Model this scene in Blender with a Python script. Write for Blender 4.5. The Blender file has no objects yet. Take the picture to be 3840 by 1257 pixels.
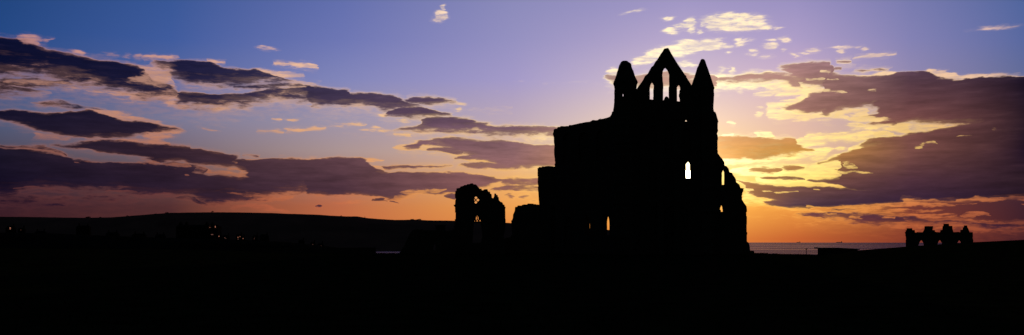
import bpy, bmesh, math, random
from mathutils import Vector, noise as mn
from mathutils.geometry import tessellate_polygon
random.seed(7)
R = math.radians
sc = bpy.context.scene
col = bpy.context.scene.collection
FS = 3325.5            # focal length in photograph pixels (3840 wide), 60 degrees across
EYE = 1.77             # eye height above the abbey lawn
HY = 902.0             # row of eye level
CAM = Vector((0, 0, EYE))

# ------------------------------------------------------------------ camera
cd = bpy.data.cameras.new("camera"); cam = bpy.data.objects.new("camera", cd); col.objects.link(cam)
cam.location = CAM; cam.rotation_euler = (R(90), 0, 0)
cd.sensor_width = 36; cd.lens = 18 / math.tan(R(30))
cd.shift_y = (HY - 628.5) / 3840
cd.clip_start = 0.1; cd.clip_end = 120000
sc.camera = cam
sc.view_settings.view_transform = 'Standard'; sc.view_settings.look = 'None'
sc.view_settings.exposure = 0; sc.view_settings.gamma = 1

def lin(c):
    return tuple(((v/255)/12.92 if v/255 <= .04045 else ((v/255+.055)/1.055)**2.4) for v in c)

# ------------------------------------------------------------------ sky (world)
world = bpy.data.worlds.new("World"); world.use_nodes = True
NT = world.node_tree; NT.nodes.clear()
def N(t, **kw):
    n = NT.nodes.new(t)
    for k, v in kw.items(): setattr(n, k, v)
    return n
def put(sock, v):
    if isinstance(v, bpy.types.NodeSocket): NT.links.new(v, sock)
    elif v is not None: sock.default_value = v
def M(op, a, b=None, c=None, clamp=False):
    n = N('ShaderNodeMath', operation=op, use_clamp=clamp)
    put(n.inputs[0], a); put(n.inputs[1], b); put(n.inputs[2], c)
    return n.outputs[0]
def mixc(f, a, b):
    n = N('ShaderNodeMix', data_type='RGBA')
    put(n.inputs[0], f); put(n.inputs[6], a); put(n.inputs[7], b)
    return n.outputs[2]
def sm(x, a, b):
    n = N('ShaderNodeMapRange', interpolation_type='SMOOTHSTEP')
    put(n.inputs[0], x); n.inputs[1].default_value = a; n.inputs[2].default_value = b
    return n.outputs[0]
def comb(x, y, z=0.0):
    n = N('ShaderNodeCombineXYZ'); put(n.inputs[0], x); put(n.inputs[1], y); put(n.inputs[2], z); return n.outputs[0]

FP = 2.231             # U and V measure azimuth and elevation, 2.231 units to the radian
def UV(x, y):          # photograph point at 2576 px width -> sky bearing
    az = math.atan((x-1288)/1000/FP); return az*FP, (605.1-y)/1000*math.cos(az)
geo = N('ShaderNodeTexCoord'); sep = N('ShaderNodeSeparateXYZ'); NT.links.new(geo.outputs['Generated'], sep.inputs[0])
dx, dy, dz = sep.outputs
az = M('ARCTAN2', dx, dy); hyp = M('SQRT', M('ADD', M('MULTIPLY', dx, dx), M('MULTIPLY', dy, dy)))
U0 = M('MULTIPLY', az, FP); V0 = M('MULTIPLY', M('DIVIDE', dz, M('MAXIMUM', hyp, 0.001)), FP)
base_vec = comb(U0, V0)
def noise_tex(vec, su, sv, scale, detail, rough=.55, off=0.0):
    m = N('ShaderNodeMapping'); NT.links.new(vec, m.inputs[0]); m.inputs[3].default_value = (su, sv, 1); m.inputs[1].default_value = (off, off*.7, off)
    n = N('ShaderNodeTexNoise'); NT.links.new(m.outputs[0], n.inputs[0])
    n.inputs['Scale'].default_value = scale; n.inputs['Detail'].default_value = detail; n.inputs['Roughness'].default_value = rough
    return n
w1 = noise_tex(base_vec, 1, 3.6, 9, 5, .55)
w2 = noise_tex(base_vec, 1, 3.4, 38, 3, .5, 3.1)
s1 = N('ShaderNodeSeparateColor'); NT.links.new(w1.outputs['Color'], s1.inputs[0])
s2 = N('ShaderNodeSeparateColor'); NT.links.new(w2.outputs['Color'], s2.inputs[0])
U = M('ADD', U0, M('ADD', M('MULTIPLY_ADD', s1.outputs[0], .050, -.025), M('MULTIPLY_ADD', s2.outputs[0], .020, -.010)))
V = M('ADD', V0, M('ADD', M('MULTIPLY_ADD', s1.outputs[1], .020, -.010), M('MULTIPLY_ADD', s2.outputs[1], .008, -.004)))
wvec = comb(U, V)

C1 = lambda x, y: (1542.9+x/3.1416, y/3.1416)                 # crop frames the outlines were read from
KS = {'P': 1, 'c1': 3.591, 'c2': 2.7323, 'c3': 3.307, 'c4': 3.307, 'c5': 2.4166, 'c6': 3.1416, 'c7': 2.9914, 'c8': 3.1411, 'c9': 3.1411, 'c10': 3.1411}
Q = {'P': lambda x, y: (x, y),
     'c1': lambda x, y: (x/3.591, 53.7+y/3.591),
     'c2': lambda x, y: (x/2.7323, 241.5+y/2.7323),
     'c3': lambda x, y: (402.5+x/3.307, 120.7+y/3.307),
     'c4': lambda x, y: (402.5+x/3.307, 322+y/3.307),
     'c5': lambda x, y: (805+x/2.4166, 201.2+y/2.4166),
     'c6': C1,
     'c7': lambda x, y: (1777.7+x/2.9914, 134.2+y/2.9914),
     'c8': lambda x, y: (2106.4+x/3.1411, 107.3+y/3.1411),
     'c9': lambda x, y: (1797.8+x/3.1411, 362.2+y/3.1411),
     'c10': lambda x, y: (2106.4+x/3.1411, 362.2+y/3.1411)}
def extent(s):
    if isinstance(s[1], list):
        P = [UV(*Q[s[0]](x, y)) for x, t, b in s[1] for y in (t, b)]
        us, vs = [p[0] for p in P], [p[1] for p in P]; return min(us), max(us), min(vs), max(vs)
    k = KS[s[0]]; u, v = UV(*Q[s[0]](s[1], s[2])); r = max(s[3], s[4])/k/1000
    return u-r, u+r, v-r, v+r
def strip(fr, pts, wt=5, wb=6, cap=1.0):
    """a cloud given by its upper and lower edge; returns its thickness field"""
    T, B = [], []
    for x, t, b in pts:
        px, pt = Q[fr](x, t); _, pb = Q[fr](x, b)
        u, vt = UV(px, pt); _, vb = UV(px, pb); T.append((u, vt)); B.append((u, vb))
    u0, u1 = T[0][0], T[-1][0]; e = max(.004, min(.02, (u1-u0)*.06))
    m0, m1 = (T[0][1]+B[0][1])/2, (T[-1][1]+B[-1][1])/2
    def ends(P, s):
        return [(u0-e, m0+s)] + P + [(u1+e, m1+s)]
    T = ends(T, -.016); B = ends(B, .016)
    a, b = u0-e, u1+e
    x = M('MULTIPLY_ADD', U, 1/(b-a), -a/(b-a))
    outs = []
    for P in (T, B):
        n = N('ShaderNodeFloatCurve'); mp = n.mapping; mp.clip_min_y = -1; mp.clip_max_y = 2; mp.extend = 'HORIZONTAL'
        cv = mp.curves[0]
        pp = [((p[0]-a)/(b-a), p[1]) for p in P]
        cv.points[0].location = pp[0]; cv.points[1].location = pp[-1]
        for p in pp[1:-1]: cv.points.new(*p)
        for p in cv.points: p.handle_type = 'AUTO_CLAMPED'
        mp.update(); put(n.inputs['Value'], x); outs.append(n.outputs[0])
    d1 = M('MULTIPLY', M('SUBTRACT', outs[0], V), 1000/(wt*1.5))
    d2 = M('MULTIPLY', M('SUBTRACT', V, outs[1]), 1000/(wb*1.9))
    return M('MINIMUM', M('MINIMUM', d1, d2), cap if cap < 1 else 2.0+3*(cap-1))
def puff(fr, x, y, rx, ry, rot=0, cap=.3, w=5):
    px, py = Q[fr](x, y); k = KS[fr]
    cu, cv = UV(px, py); rx, ry = rx/k/1000, ry/k/1000; kk = ry*1000/w*.32
    if rot:
        c_, s_ = math.cos(R(rot)), math.sin(R(rot))
        xa = M('MULTIPLY_ADD', V, s_/rx, M('MULTIPLY_ADD', U, c_/rx, -(cu*c_+cv*s_)/rx))
        ya = M('MULTIPLY_ADD', V, c_/ry, M('MULTIPLY_ADD', U, -s_/ry, -(cv*c_-cu*s_)/ry))
    else:
        xa = M('MULTIPLY_ADD', U, 1/rx, -cu/rx); ya = M('MULTIPLY_ADD', V, 1/ry, -cv/ry)
    q = M('MULTIPLY_ADD', xa, xa, M('MULTIPLY', ya, ya))
    return M('MINIMUM', M('MULTIPLY_ADD', q, -kk, kk), cap*1.6-.24)

MAIN = [
 # --- upper left bank
 ('c1',[(-400,180,500),(-100,138,520),(0,140,510),(200,165,505),(400,240,525),(600,275,570),(800,320,625),(1000,345,655),(1150,372,690),(1300,430,705),(1420,560,712),(1560,650,700)],4,20,1.6),
 ('c1',[(1120,375,560),(1300,395,590),(1450,415,610),(1550,440,600)],6,8,.34),
 ('c1',[(-80,500,600),(100,505,605),(300,495,600),(500,525,592),(700,555,580)],5,8,.42),
 ('c1',[(-80,585,675),(100,588,665),(250,600,662),(430,632,640)],3,18,.75),
 ('c1',[(140,138,160),(250,124,200),(330,138,225),(400,165,192),(460,170,180)],5,5,.3),
 ('c1',[(780,635,648),(1000,640,672),(1180,650,700),(1210,650,718),(1400,620,718),(1570,640,705),(1680,690,700)],5,6,.34),
 ('c1',[(310,743,748),(400,728,765),(530,714,778),(650,738,788),(720,762,788),(860,782,800),(960,785,795)],5,5,.42),
 ('c1',[(1290,335,350),(1340,318,345),(1400,312,342),(1500,318,345),(1610,324,340)],4,4,.28),
 # --- second bank
 ('c3',[(-60,95,150),(0,98,180),(100,102,235),(200,100,290),(300,103,320),(400,110,328),(550,160,330),(700,182,325),(800,176,310),(900,205,305),(1000,245,303),(1100,275,302),(1300,300,312)],3,14,1.3),
 ('c3',[(800,178,205),(900,182,240),(1000,188,255),(1100,200,246),(1180,215,230)],4,5,.32),
 ('c3',[(-60,75,90),(40,68,100),(140,76,90)],4,4,.3),
 ('c3',[(390,100,112),(440,105,125),(560,112,122)],4,4,.3),
 ('c3',[(620,315,345),(800,303,352),(1000,298,350),(1200,300,342),(1330,312,340)],6,6,.62),
 ('c3',[(-80,240,420),(0,270,410),(60,300,420),(150,380,410)],8,12,.5),
 ('c3',[(130,368,470),(180,350,495),(250,358,505),(400,375,515),(550,378,508),(650,383,498),(800,360,460),(950,345,450),(1100,335,448),(1250,325,460),(1350,318,485),(1450,332,498),(1560,360,505)],3,17,1.3),
 ('c3',[(940,113,120),(1050,110,142),(1150,120,162),(1250,130,180),(1310,172,186)],5,5,.26),
 ('c3',[(1030,686,693),(1100,670,698),(1200,664,692),(1300,650,684),(1385,650,664)],4,4,.3),
 ('c3',[(780,692,697),(900,688,700),(960,682,708),(1020,692,702)],4,4,.26),
 ('c3',[(930,588,594),(965,584,602),(1010,588,594)],4,4,.26),
 ('c5',[(-60,30,165),(0,42,166),(100,58,172),(200,78,175),(300,78,168),(380,84,188),(480,98,192),(560,130,180),(620,150,162)],3,12,1.2),
 ('c5',[(520,108,122),(600,98,150),(700,94,155),(760,106,145),(835,118,128)],4,7,1.0),
 ('c5',[(400,205,215),(460,178,228),(520,163,238),(600,163,245),(700,178,242),(780,200,236),(820,212,224)],3,9,1.1),
 ('c5',[(460,300,310),(600,275,325),(630,238,330),(720,224,333),(850,224,338),(950,245,336),(1020,264,348),(1100,275,350),(1200,270,358),(1300,280,360),(1440,288,360),(1500,292,360)],4,13,1.0),
 ('c5',[(500,400,412),(580,380,435),(640,367,398),(720,356,400),(850,352,450),(1000,361,490),(1100,364,530),(1160,368,548),(1300,384,550),(1440,394,548),(1540,400,548)],4,7,1.0),
 ('c5',[(640,428,436),(760,405,450),(860,398,458)],4,4,.8),
 ('c5',[(800,480,486),(860,460,490),(950,452,489),(1040,478,486)],4,4,.7),
 ('c5',[(840,522,530),(950,500,536),(1100,495,545),(1200,500,548)],4,5,.8),
 ('c5',[(455,405,413),(530,384,432),(650,374,442),(750,360,456),(850,380,480),(900,440,497),(1075,480,502)],4,5,.33),
 ('c5',[(380,530,548),(550,521,546),(700,512,534),(800,520,526)],3,4,.9),
 ('c5',[(145,274,278),(200,261,281),(262,270,274)],4,4,.24),
 ('c5',[(455,333,338),(500,328,346),(548,338,342)],4,4,.26),
 # --- left middle lens
 ('c2',[(-200,110,150),(-60,95,165),(0,100,170),(130,98,210),(250,110,240),(380,110,270),(500,95,292),(600,95,298),(700,125,292),(850,160,285),(1000,182,272),(1120,208,250),(1250,232,240)],3,6,1.4),
 ('c2',[(560,92,110),(760,98,180),(900,128,200),(1050,175,300),(1150,205,290),(1260,232,240)],4,6,.36),
 ('c2',[(230,284,289),(300,255,300),(400,272,310),(480,290,298)],4,5,.32),
 ('c2',[(800,298,305),(900,290,318),(1000,298,330),(1170,330,345)],4,4,.36),
 ('c2',[(350,344,350),(500,333,362),(600,313,372),(700,298,388),(850,298,398),(1000,325,432),(1100,335,442),(1200,338,446),(1310,345,455)],5,4,1.2),
 ('c2',[(-150,335,365),(0,335,366),(150,340,372),(300,345,400),(380,370,410),(470,408,415)],3,4,.42),
 ('c4',[(-60,140,290),(0,150,290),(150,155,280),(300,172,310),(450,195,320),(560,218,330),(660,232,240)],4,5,1.2),
 ('c4',[(690,232,236),(760,229,242),(835,234,240)],3,3,.9),
 # --- big low left bank
 ('c2',[(-300,350,690),(0,360,700),(130,360,690),(250,378,650),(380,398,650),(480,415,655),(600,436,662),(700,453,660),(800,455,655),(950,455,690),(1050,462,695),(1200,480,690),(1310,482,685)],3,13,1.5),
 ('c2',[(-200,690,770),(0,690,765),(200,680,745),(450,690,732),(700,678,722),(920,695,715)],14,18,.5),
 ('c2',[(200,738,742),(350,732,760),(470,744,756)],7,8,.5),
 ('c4',[(-60,325,545),(0,328,540),(200,328,555),(330,375,605),(400,388,638),(500,388,648),(600,398,630),(690,412,615),(760,400,602),(900,380,576),(1000,370,562)],4,12,1.5),
 ('c4',[(420,240,320),(600,257,340),(660,258,380),(720,258,420),(800,259,590),(950,257,570),(1100,249,550),(1250,242,535),(1400,242,552),(1560,250,545)],3,10,1.5),
 ('c4',[(40,290,320),(150,284,330),(250,298,352),(330,320,398),(385,350,365)],5,5,.4),
 ('c4',[(380,345,360),(450,350,385),(560,375,395),(690,405,414)],4,4,.36),
 ('c4',[(530,345,352),(600,335,360),(680,338,375)],4,4,.34),
 ('c5',[(-60,468,695),(0,469,692),(100,468,700),(200,476,702),(260,480,705),(340,538,710),(420,560,735),(500,555,722),(560,562,700),(620,564,698),(700,559,697),(850,560,680),(950,570,665),(1050,592,640),(1150,606,618),(1230,608,614)],3,5,1.2),
 ('c5',[(200,476,490),(300,480,500),(390,488,495)],3,3,.34),
 ('c5',[(220,520,540),(300,525,545),(390,530,548)],3,3,.34),
 ('c5',[(1120,592,640),(1250,590,650),(1330,590,642),(1500,600,640)],6,8,.6),
 ('c4',[(420,405,520),(700,405,530),(1000,400,520),(1300,400,500),(1560,410,500)],6,8,1.4),
 ('c5',[(1030,670,678),(1150,642,682),(1250,636,686),(1360,650,684)],4,4,.62),
 ('c5',[(1080,602,612),(1200,595,618),(1360,590,620)],5,5,.62),
 ('c4',[(120,585,592),(250,560,610),(330,600,640),(400,640,648)],4,4,.4),
 ('c4',[(540,534,546),(650,534,575),(750,545,605),(900,562,605),(1110,565,580)],4,4,.34),
 ('c4',[(600,655,670),(700,640,665),(850,620,680),(900,650,690),(1060,685,700)],6,6,.22),
 ('c5',[(303,741,745),(330,722,746),(360,714,746),(395,728,746),(415,741,745)],2.5,2.5,1.2),
 ('c5',[(425,735,746),(445,733,748),(470,739,746)],2.5,2.5,1.0),
 ('c5',[(778,708,715),(795,688,728),(815,682,735),(870,690,730)],3,3,1.0),
 ('c4',[(1308,645,650),(1335,627,652),(1362,632,645)],2.5,2.5,1.0),
 # --- right: strand behind the gable
 ('c6',[(-40,590,650),(150,590,690),(300,575,700),(500,560,700),(640,585,705),(800,590,700)],5,10,.72),
 ('c7',[(-40,160,265),(150,163,266),(300,148,264),(450,140,262),(560,160,315),(650,170,310),(800,230,302),(850,250,295)],5,6,.34),
 ('c7',[(40,180,215),(200,170,222),(300,150,218),(450,148,218),(600,150,228),(700,150,265)],5,9,.8),
 ('c7',[(570,102,112),(650,74,200),(750,64,250),(850,66,262),(930,64,266),(960,140,268),(1100,157,276),(1250,165,340),(1400,165,380)],4,9,1.3),
 ('c7',[(540,396,408),(600,385,428),(660,365,440),(720,330,452),(790,288,455),(900,280,448),(1050,288,432),(1150,262,418),(1250,258,410)],5,6,1.3),
 ('c7',[(440,422,432),(480,368,488),(560,366,492),(640,355,498),(750,440,502),(900,445,492),(1090,468,490)],5,6,.34),
 ('c7',[(600,350,372),(660,330,372),(720,305,345),(790,290,320)],5,5,.34),
 ('c7',[(560,350,356),(590,343,362),(620,348,362)],4,4,.3),
 ('c7',[(340,305,312),(420,284,312),(560,268,286)],4,4,.3),
 ('c7',[(368,465,470),(395,458,480),(428,462,468)],3,3,.3),
 ('c7',[(145,522,530),(170,516,542),(208,540,545)],3,3,.3),
 ('c7',[(1010,80,86),(1050,55,85),(1105,52,72)],4,4,.62),
 ('c7',[(950,115,128),(980,106,125),(1005,110,118)],3,3,.62),
 ('c8',[(-80,300,600),(0,255,545),(100,252,532),(200,258,516),(300,262,525),(345,262,600),(400,255,640),(480,238,652),(600,236,640),(690,242,640),(800,268,645),(950,278,652),(1060,276,655),(1140,266,660),(1200,270,760),(1300,262,850),(1475,262,900),(1600,255,950),(2200,240,950)],2.5,8,1.7),
 ('c8',[(190,575,582),(250,555,592),(350,548,600),(440,560,600)],4,5,1.0),
 ('c8',[(120,648,655),(200,628,650),(300,608,652),(450,600,662)],4,6,1.0),
 ('c8',[(60,655,662),(150,624,682),(300,640,685),(400,640,680),(550,638,712),(630,638,704),(800,645,708),(900,658,698),(1000,660,722),(1100,658,722),(1150,660,670)],5,5,.34),
 ('c8',[(105,600,615),(200,560,618),(330,575,612),(415,598,606)],4,4,.34),
 ('c8',[(-60,590,600),(50,575,600),(110,580,595)],4,4,.34),
 ('c8',[(195,255,262),(300,256,270),(330,240,268),(400,230,268),(475,240,250)],3,3,.32),
 ('c8',[(685,230,250),(800,218,275),(900,232,275),(960,250,280),(1100,250,282),(1190,258,280),(1250,243,278),(1350,260,276),(1440,260,272)],3,3,.33),
 ('c8',[(140,117,121),(220,100,120),(320,84,112),(400,74,100),(450,72,80)],4,4,.3),
 ('c8',[(0,150,170),(60,138,176),(125,140,162)],5,5,.62),
 ('c8',[(130,215,222),(200,204,228),(270,206,220),(430,210,222)],4,4,.56),
 # golden translucent
 ('c7',[(-200,622,800),(80,622,800),(200,625,803),(350,630,805),(450,635,805),(550,640,785),(650,642,765),(700,690,758),(790,734,744)],4,6,.95),
 ('c7',[(-200,790,850),(100,795,845),(300,795,828),(450,785,815),(600,760,800),(780,735,778),(840,740,760)],4,5,.3),
 ('c7',[(360,610,620),(420,600,640),(520,628,640)],3,3,.3),
 ('c7',[(110,612,622),(150,606,626),(200,614,624)],3,3,.3),
 ('c7',[(680,650,690),(780,640,705),(860,600,690),(950,596,655),(1100,600,662),(1250,572,655),(1400,600,645)],5,5,.33),
 ('c7',[(740,625,632),(850,605,640),(900,610,630)],4,4,.3),
 ('c7',[(1080,720,730),(1120,680,740),(1200,655,740),(1300,650,750)],6,6,.34),
 ('c7',[(1140,690,698),(1250,652,716),(1350,625,728),(1420,612,740),(1520,610,760)],4,6,1.1),
 ('c8',[(160,812,822),(250,768,850),(400,738,860),(520,744,870),(700,733,900),(850,745,920),(1000,742,950),(1150,705,950),(1300,700,950),(1600,700,950),(2200,700,950)],3,8,1.5),
 ('c9',[(690,175,190),(800,160,200),(900,120,190),(1000,85,180),(1100,75,170),(1200,60,110)],6,5,.34),
 ('c9',[(790,162,168),(900,126,152),(1000,95,150),(1070,82,165),(1120,80,195),(1240,68,215),(1350,50,340),(1500,30,360)],4,4,1.4),
 ('c9',[(940,202,207),(1050,196,217),(1150,195,222),(1260,200,222)],3,3,1.1),
 ('c9',[(740,287,296),(900,268,318),(1050,246,340),(1200,226,350),(1350,200,370),(1500,190,380)],4,3,1.3),
 # band under the sun
 ('c9',[(150,280,300),(220,290,330),(300,303,425),(380,312,440),(500,325,450),(560,332,480),(650,338,495),(800,338,502),(1000,342,497),(1150,352,490),(1300,360,475),(1500,380,468)],3,3,1.5),
 ('c10',[(-20,350,498),(150,372,482),(300,385,478),(450,400,468),(600,410,452),(750,400,445),(900,390,440)],3,3,1.5),
 ('c10',[(60,80,350),(150,40,370),(300,-20,400),(600,-100,440),(900,-150,440),(1200,-200,430),(1475,-250,425),(1700,-250,430),(2400,-250,430)],5,3,1.8),
 ('c9',[(180,290,306),(300,304,348),(500,324,376),(700,338,410),(900,340,430)],3,4,1.3),
 ('c9',[(225,384,396),(350,380,424),(560,384,448),(700,380,480)],3,4,1.2),
 ('c9',[(370,458,464),(500,440,502),(700,445,512),(780,470,508)],4,4,1.0),
 ('c9',[(640,540,552),(800,528,592),(1000,540,612),(1200,550,640),(1500,560,660)],7,12,.8),
 ('c10',[(-20,500,520),(60,505,530),(150,512,530)],3,3,.9),
 ('c10',[(150,555,570),(200,552,610),(330,556,625),(450,560,630),(600,565,640),(800,590,650),(1000,600,660),(1300,630,690),(1475,620,680),(2000,620,680)],5,14,1.0),
 # lens shapes and bright skeins right of the gable
 ('c9',[(285,200,206),(350,182,230),(450,184,232),(525,195,215)],4,4,.75),
 ('c9',[(515,190,200),(600,168,216),(660,175,212),(695,190,202)],4,4,.95),
 ('c9',[(360,260,270),(450,250,282),(600,248,288),(730,276,288)],3,3,.95),
 ('c9',[(150,205,225),(300,176,255),(500,160,245),(700,160,245),(900,145,245),(1050,145,200),(1110,178,190)],5,5,.34),
 ('c9',[(340,240,300),(500,235,315),(700,238,330),(900,230,335),(1030,320,345)],5,5,.34),
 ('c9',[(150,205,222),(190,198,222),(240,200,215)],3,3,.34),
 ('c9',[(210,415,470),(300,420,492),(380,440,478),(450,428,440),(580,426,436)],5,5,.34),
 ('c9',[(760,50,95),(830,35,90),(915,38,70)],6,6,.3),
]
PUFFS = [('c6',960,175,235,68,-3,.33),('c6',468,238,48,22,0,.3),('c6',570,205,55,22,0,.28),('c6',625,165,35,25,0,.24),('c6',620,235,25,14,0,.22),('c6',705,195,20,14,0,.2),
 ('c6',690,245,18,10,0,.2),('c6',437,138,38,12,0,.26),('c6',250,470,90,38,20,.32),('c6',360,415,110,42,8,.33),('c6',560,385,170,48,8,.34),('c6',770,345,100,45,0,.34),('c6',590,335,80,20,3,.3),
 ('c6',850,360,50,12,0,.28),('c6',840,308,25,12,0,.26),('c6',560,500,62,26,0,.3),('c6',635,518,24,9,0,.25),('c6',1195,208,58,14,0,.3),('c6',1285,213,22,12,0,.2),('c6',1025,335,50,16,10,.28),
 ('c6',1000,315,20,12,0,.22),('c6',1242,358,48,22,0,.28),('c6',1360,315,42,22,0,.26),('c6',1250,317,26,7,0,.2),('c6',1570,408,40,12,5,.28),('c6',1510,425,22,8,0,.2),('c6',1222,443,28,8,0,.22),
 ('c6',925,410,16,9,0,.24),('c6',855,540,20,10,0,.24),('c6',935,565,18,12,0,.26),('c6',930,540,12,9,0,.22),('c6',830,578,14,9,0,.22),('c6',1435,438,18,9,0,.22),('c6',1125,422,22,10,0,.2),
 ('c6',10,565,40,22,15,.3),('c6',-10,645,40,14,0,.3),('c6',145,92,40,6,10,.14),('c6',1110,393,18,9,0,.18),('c6',1350,400,12,8,0,.16),
 ('P',1108,40,23,14,15,.3),('P',1118,18,5,6,0,.2),('P',2511,68,26,4,0,.2),('P',673,121,16,4,0,.18),
 ('c5',848,175,18,13,0,.3),('c5',858,138,25,9,-10,.26),('c5',335,288,20,7,0,.22),('c5',395,308,40,10,0,.28),('c5',12,288,26,9,0,.28),('c5',290,303,40,6,0,.2),('c5',85,282,26,7,0,.2),('c5',390,210,24,9,0,.2),
 ('c5',520,250,26,10,0,.28),('c3',110,470,45,20,0,.28),('c3',490,505,60,16,0,.3),('c3',400,675,35,6,0,.14),('c3',1455,652,42,10,0,.26),('c3',1100,602,20,8,0,.24),('c3',1540,642,26,12,0,.26),
 ('c1',985,296,26,7,0,.24),('c1',1130,312,18,8,0,.26),('c1',1245,325,34,14,0,.3),('c1',715,286,32,12,-15,.3),('c1',700,613,48,9,0,.26),('c1',1560,750,50,20,0,.3),('c1',1640,775,60,20,0,.3),
 ('c8',70,35,60,10,0,.14),('c8',30,70,18,12,0,.18),('c8',205,50,16,10,0,.14),('c7',185,138,18,12,0,.26),('c7',185,112,10,8,0,.22),('c7',110,112,22,10,0,.2),('c7',85,150,18,8,0,.2),('c7',460,22,28,9,0,.2),('c7',350,0,30,8,0,.18),
 ('c7',960,658,24,9,0,.26),('c7',1010,712,34,12,0,.26),('c7',855,775,60,20,8,.3),('c7',900,725,45,16,0,.28),('c7',250,290,18,8,0,.16),('c7',405,410,12,6,0,.16),
 ('c5',1155,712,28,14,0,.5),('c5',1240,712,26,12,0,.45),('c5',1295,738,14,5,0,.4),('c4',210,398,0,0,0,0),('c5',170,745,60,9,0,.22),('c5',1030,800,60,8,0,.18)]
OVER = [ # sunlit wisps in front of the dark banks
 ('c1',[(1090,540,548),(1200,490,560),(1330,440,585),(1450,430,590),(1530,440,520)],16,12,.3),
 ('c1',[(60,530,545),(300,515,570),(550,545,585),(690,560,580)],8,6,.22),
 ('c1',[(160,150,185),(280,160,215),(380,215,228)],8,8,.3),
 ('c2',[(110,630,636),(250,622,642),(380,630,640)],3,3,.2),('c2',[(740,660,666),(850,642,664),(950,650,662)],3,3,.18),
 ('c2',[(100,358,366),(250,365,380),(370,385,402),(450,404,414)],3,3,.28),('c2',[(500,436,442),(600,436,450),(720,455,462)],3,3,.2),
 ('c2',[(940,440,455),(1050,440,480),(1150,462,492),(1290,455,492)],5,5,.32),
 ('c4',[(185,394,400),(210,388,404),(232,394,402)],3,3,.3),('c4',[(550,534,542),(650,538,556),(760,548,570)],4,4,.2),('c4',[(700,520,530),(850,540,575),(1000,570,590),(1110,562,578)],4,4,.2),
 ('c4',[(600,282,288),(625,278,294),(645,283,290)],3,3,.24),('c4',[(740,258,266),(800,254,264),(870,258,264)],2,2,.24),
 ('c4',[(0,530,560),(100,545,580),(250,550,570)],5,5,.16),('c4',[(1230,535,545),(1330,535,560),(1400,552,560)],4,4,.22),
 ('c5',[(480,680,690),(560,665,705),(640,660,690),(760,660,668)],4,4,.28),('c5',[(420,730,735),(520,700,720),(600,690,705)],4,4,.24),
 ('c7',[(850,270,290),(900,272,298),(1000,278,300),(1065,284,292)],5,5,.34),('c7',[(780,180,196),(840,178,200),(900,182,192)],4,4,.22),('c7',[(860,130,150),(900,128,160),(945,140,160)],5,5,.26),
 ('c7',[(920,190,200),(980,186,200),(1000,192,198)],3,3,.16),
 ('c7',[(1090,480,500),(1200,455,505),(1300,470,500),(1390,482,492)],5,5,.33),('c7',[(1040,430,440),(1150,415,470),(1220,420,460)],5,5,.32),
 ('c8',[(-20,378,388),(40,375,398),(85,378,386)],3,3,.3),('c8',[(0,540,600),(100,525,565),(200,518,555),(260,522,545)],6,6,.33),('c8',[(580,820,828),(650,800,820),(700,780,800),(790,780,800)],4,4,.26),('c8',[(1210,665,680),(1240,662,684),(1265,668,680)],4,4,.12),
 ('c8',[(965,735,742),(1020,724,742),(1080,732,738)],3,3,.28),('c8',[(240,370,380),(280,366,384),(315,370,380)],5,5,.08),
 ('c8',[(420,670,690),(520,640,712),(560,640,708)],5,5,.33),('c8',[(300,715,750),(360,700,740),(440,700,720)],6,6,.3),
 ('c9',[(220,362,380),(260,358,386),(310,364,378)],3,3,.33),('c9',[(362,374,382),(400,370,386),(435,376,384)],2,2,.3),('c9',[(455,384,390),(550,376,392),(650,380,388)],2,2,.3),
 ('c9',[(770,366,371),(800,362,374),(822,366,372)],2,2,.28),('c9',[(715,350,354),(745,348,358),(770,351,356)],2,2,.2),('c9',[(1010,150,190),(1060,148,195),(1110,176,190)],5,5,.3),
 ('c9',[(950,212,230),(1050,212,236),(1150,212,228),(1240,216,224)],4,4,.3),('c9',[(900,315,330),(960,310,345),(1025,335,348)],4,4,.3),
 ('c9',[(730,475,495),(800,490,502),(950,500,512),(1050,505,520)],3,3,.26),('c9',[(1045,575,580),(1100,562,582),(1165,560,570)],3,3,.2),
 ('c9',[(540,495,505),(700,520,530),(830,545,552),(960,555,565)],3,3,.22),('c9',[(520,560,568),(650,572,580),(830,578,586)],3,3,.24),('c9',[(570,620,630),(750,615,635),(870,620,630)],4,4,.14),
 ('c9',[(560,500,512),(700,500,520),(900,530,545)],4,4,.2),
 ('c10',[(0,500,512),(150,492,516),(300,474,512),(400,470,500),(530,462,500),(640,455,486),(740,452,494),(820,460,492),(900,470,488)],3,4,.32),
 ('c10',[(100,505,530),(300,500,545),(500,508,535),(700,512,530),(830,520,528)],5,6,.24),
 ('c10',[(920,430,446),(1010,418,440),(1100,404,452),(1200,424,460),(1260,430,458),(1400,428,446),(1500,428,450)],4,4,.28),('c10',[(900,470,478),(1000,465,472),(1080,462,470)],2,2,.2),
 ('c10',[(150,550,558),(250,548,556),(400,545,555),(520,545,560),(700,545,580),(850,550,588),(970,560,584)],3,4,.28),
 ('c10',[(1000,545,590),(1050,538,600),(1140,540,575),(1210,558,572)],4,4,.3),('c10',[(370,570,584),(420,568,592),(465,582,592)],3,3,.26),('c10',[(70,578,584),(130,564,584),(190,560,570)],3,3,.22),
 ('c10',[(1040,602,612),(1150,602,622),(1260,606,620)],4,4,.24),('c10',[(1290,614,624),(1340,612,628)],3,3,.18),('c10',[(1440,468,490),(1500,468,490)],4,4,.26),
 ('c10',[(330,640,650),(500,615,680),(650,625,695),(750,650,690),(900,640,690)],8,8,.16),('c10',[(900,640,660),(1050,650,700),(1200,670,705),(1330,675,690)],8,8,.2),
]
n3 = noise_tex(base_vec, 1, 4.2, 30, 7, .62, 9.2)
n4 = noise_tex(base_vec, 1, 4.0, 7, 5, .6, 5.5)
n3c = M('SUBTRACT', n3.outputs[0], .5)
n6 = noise_tex(base_vec, 1, 6.5, 11, 6, .62, 2.2)
n4f = n4.outputs[0]
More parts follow.
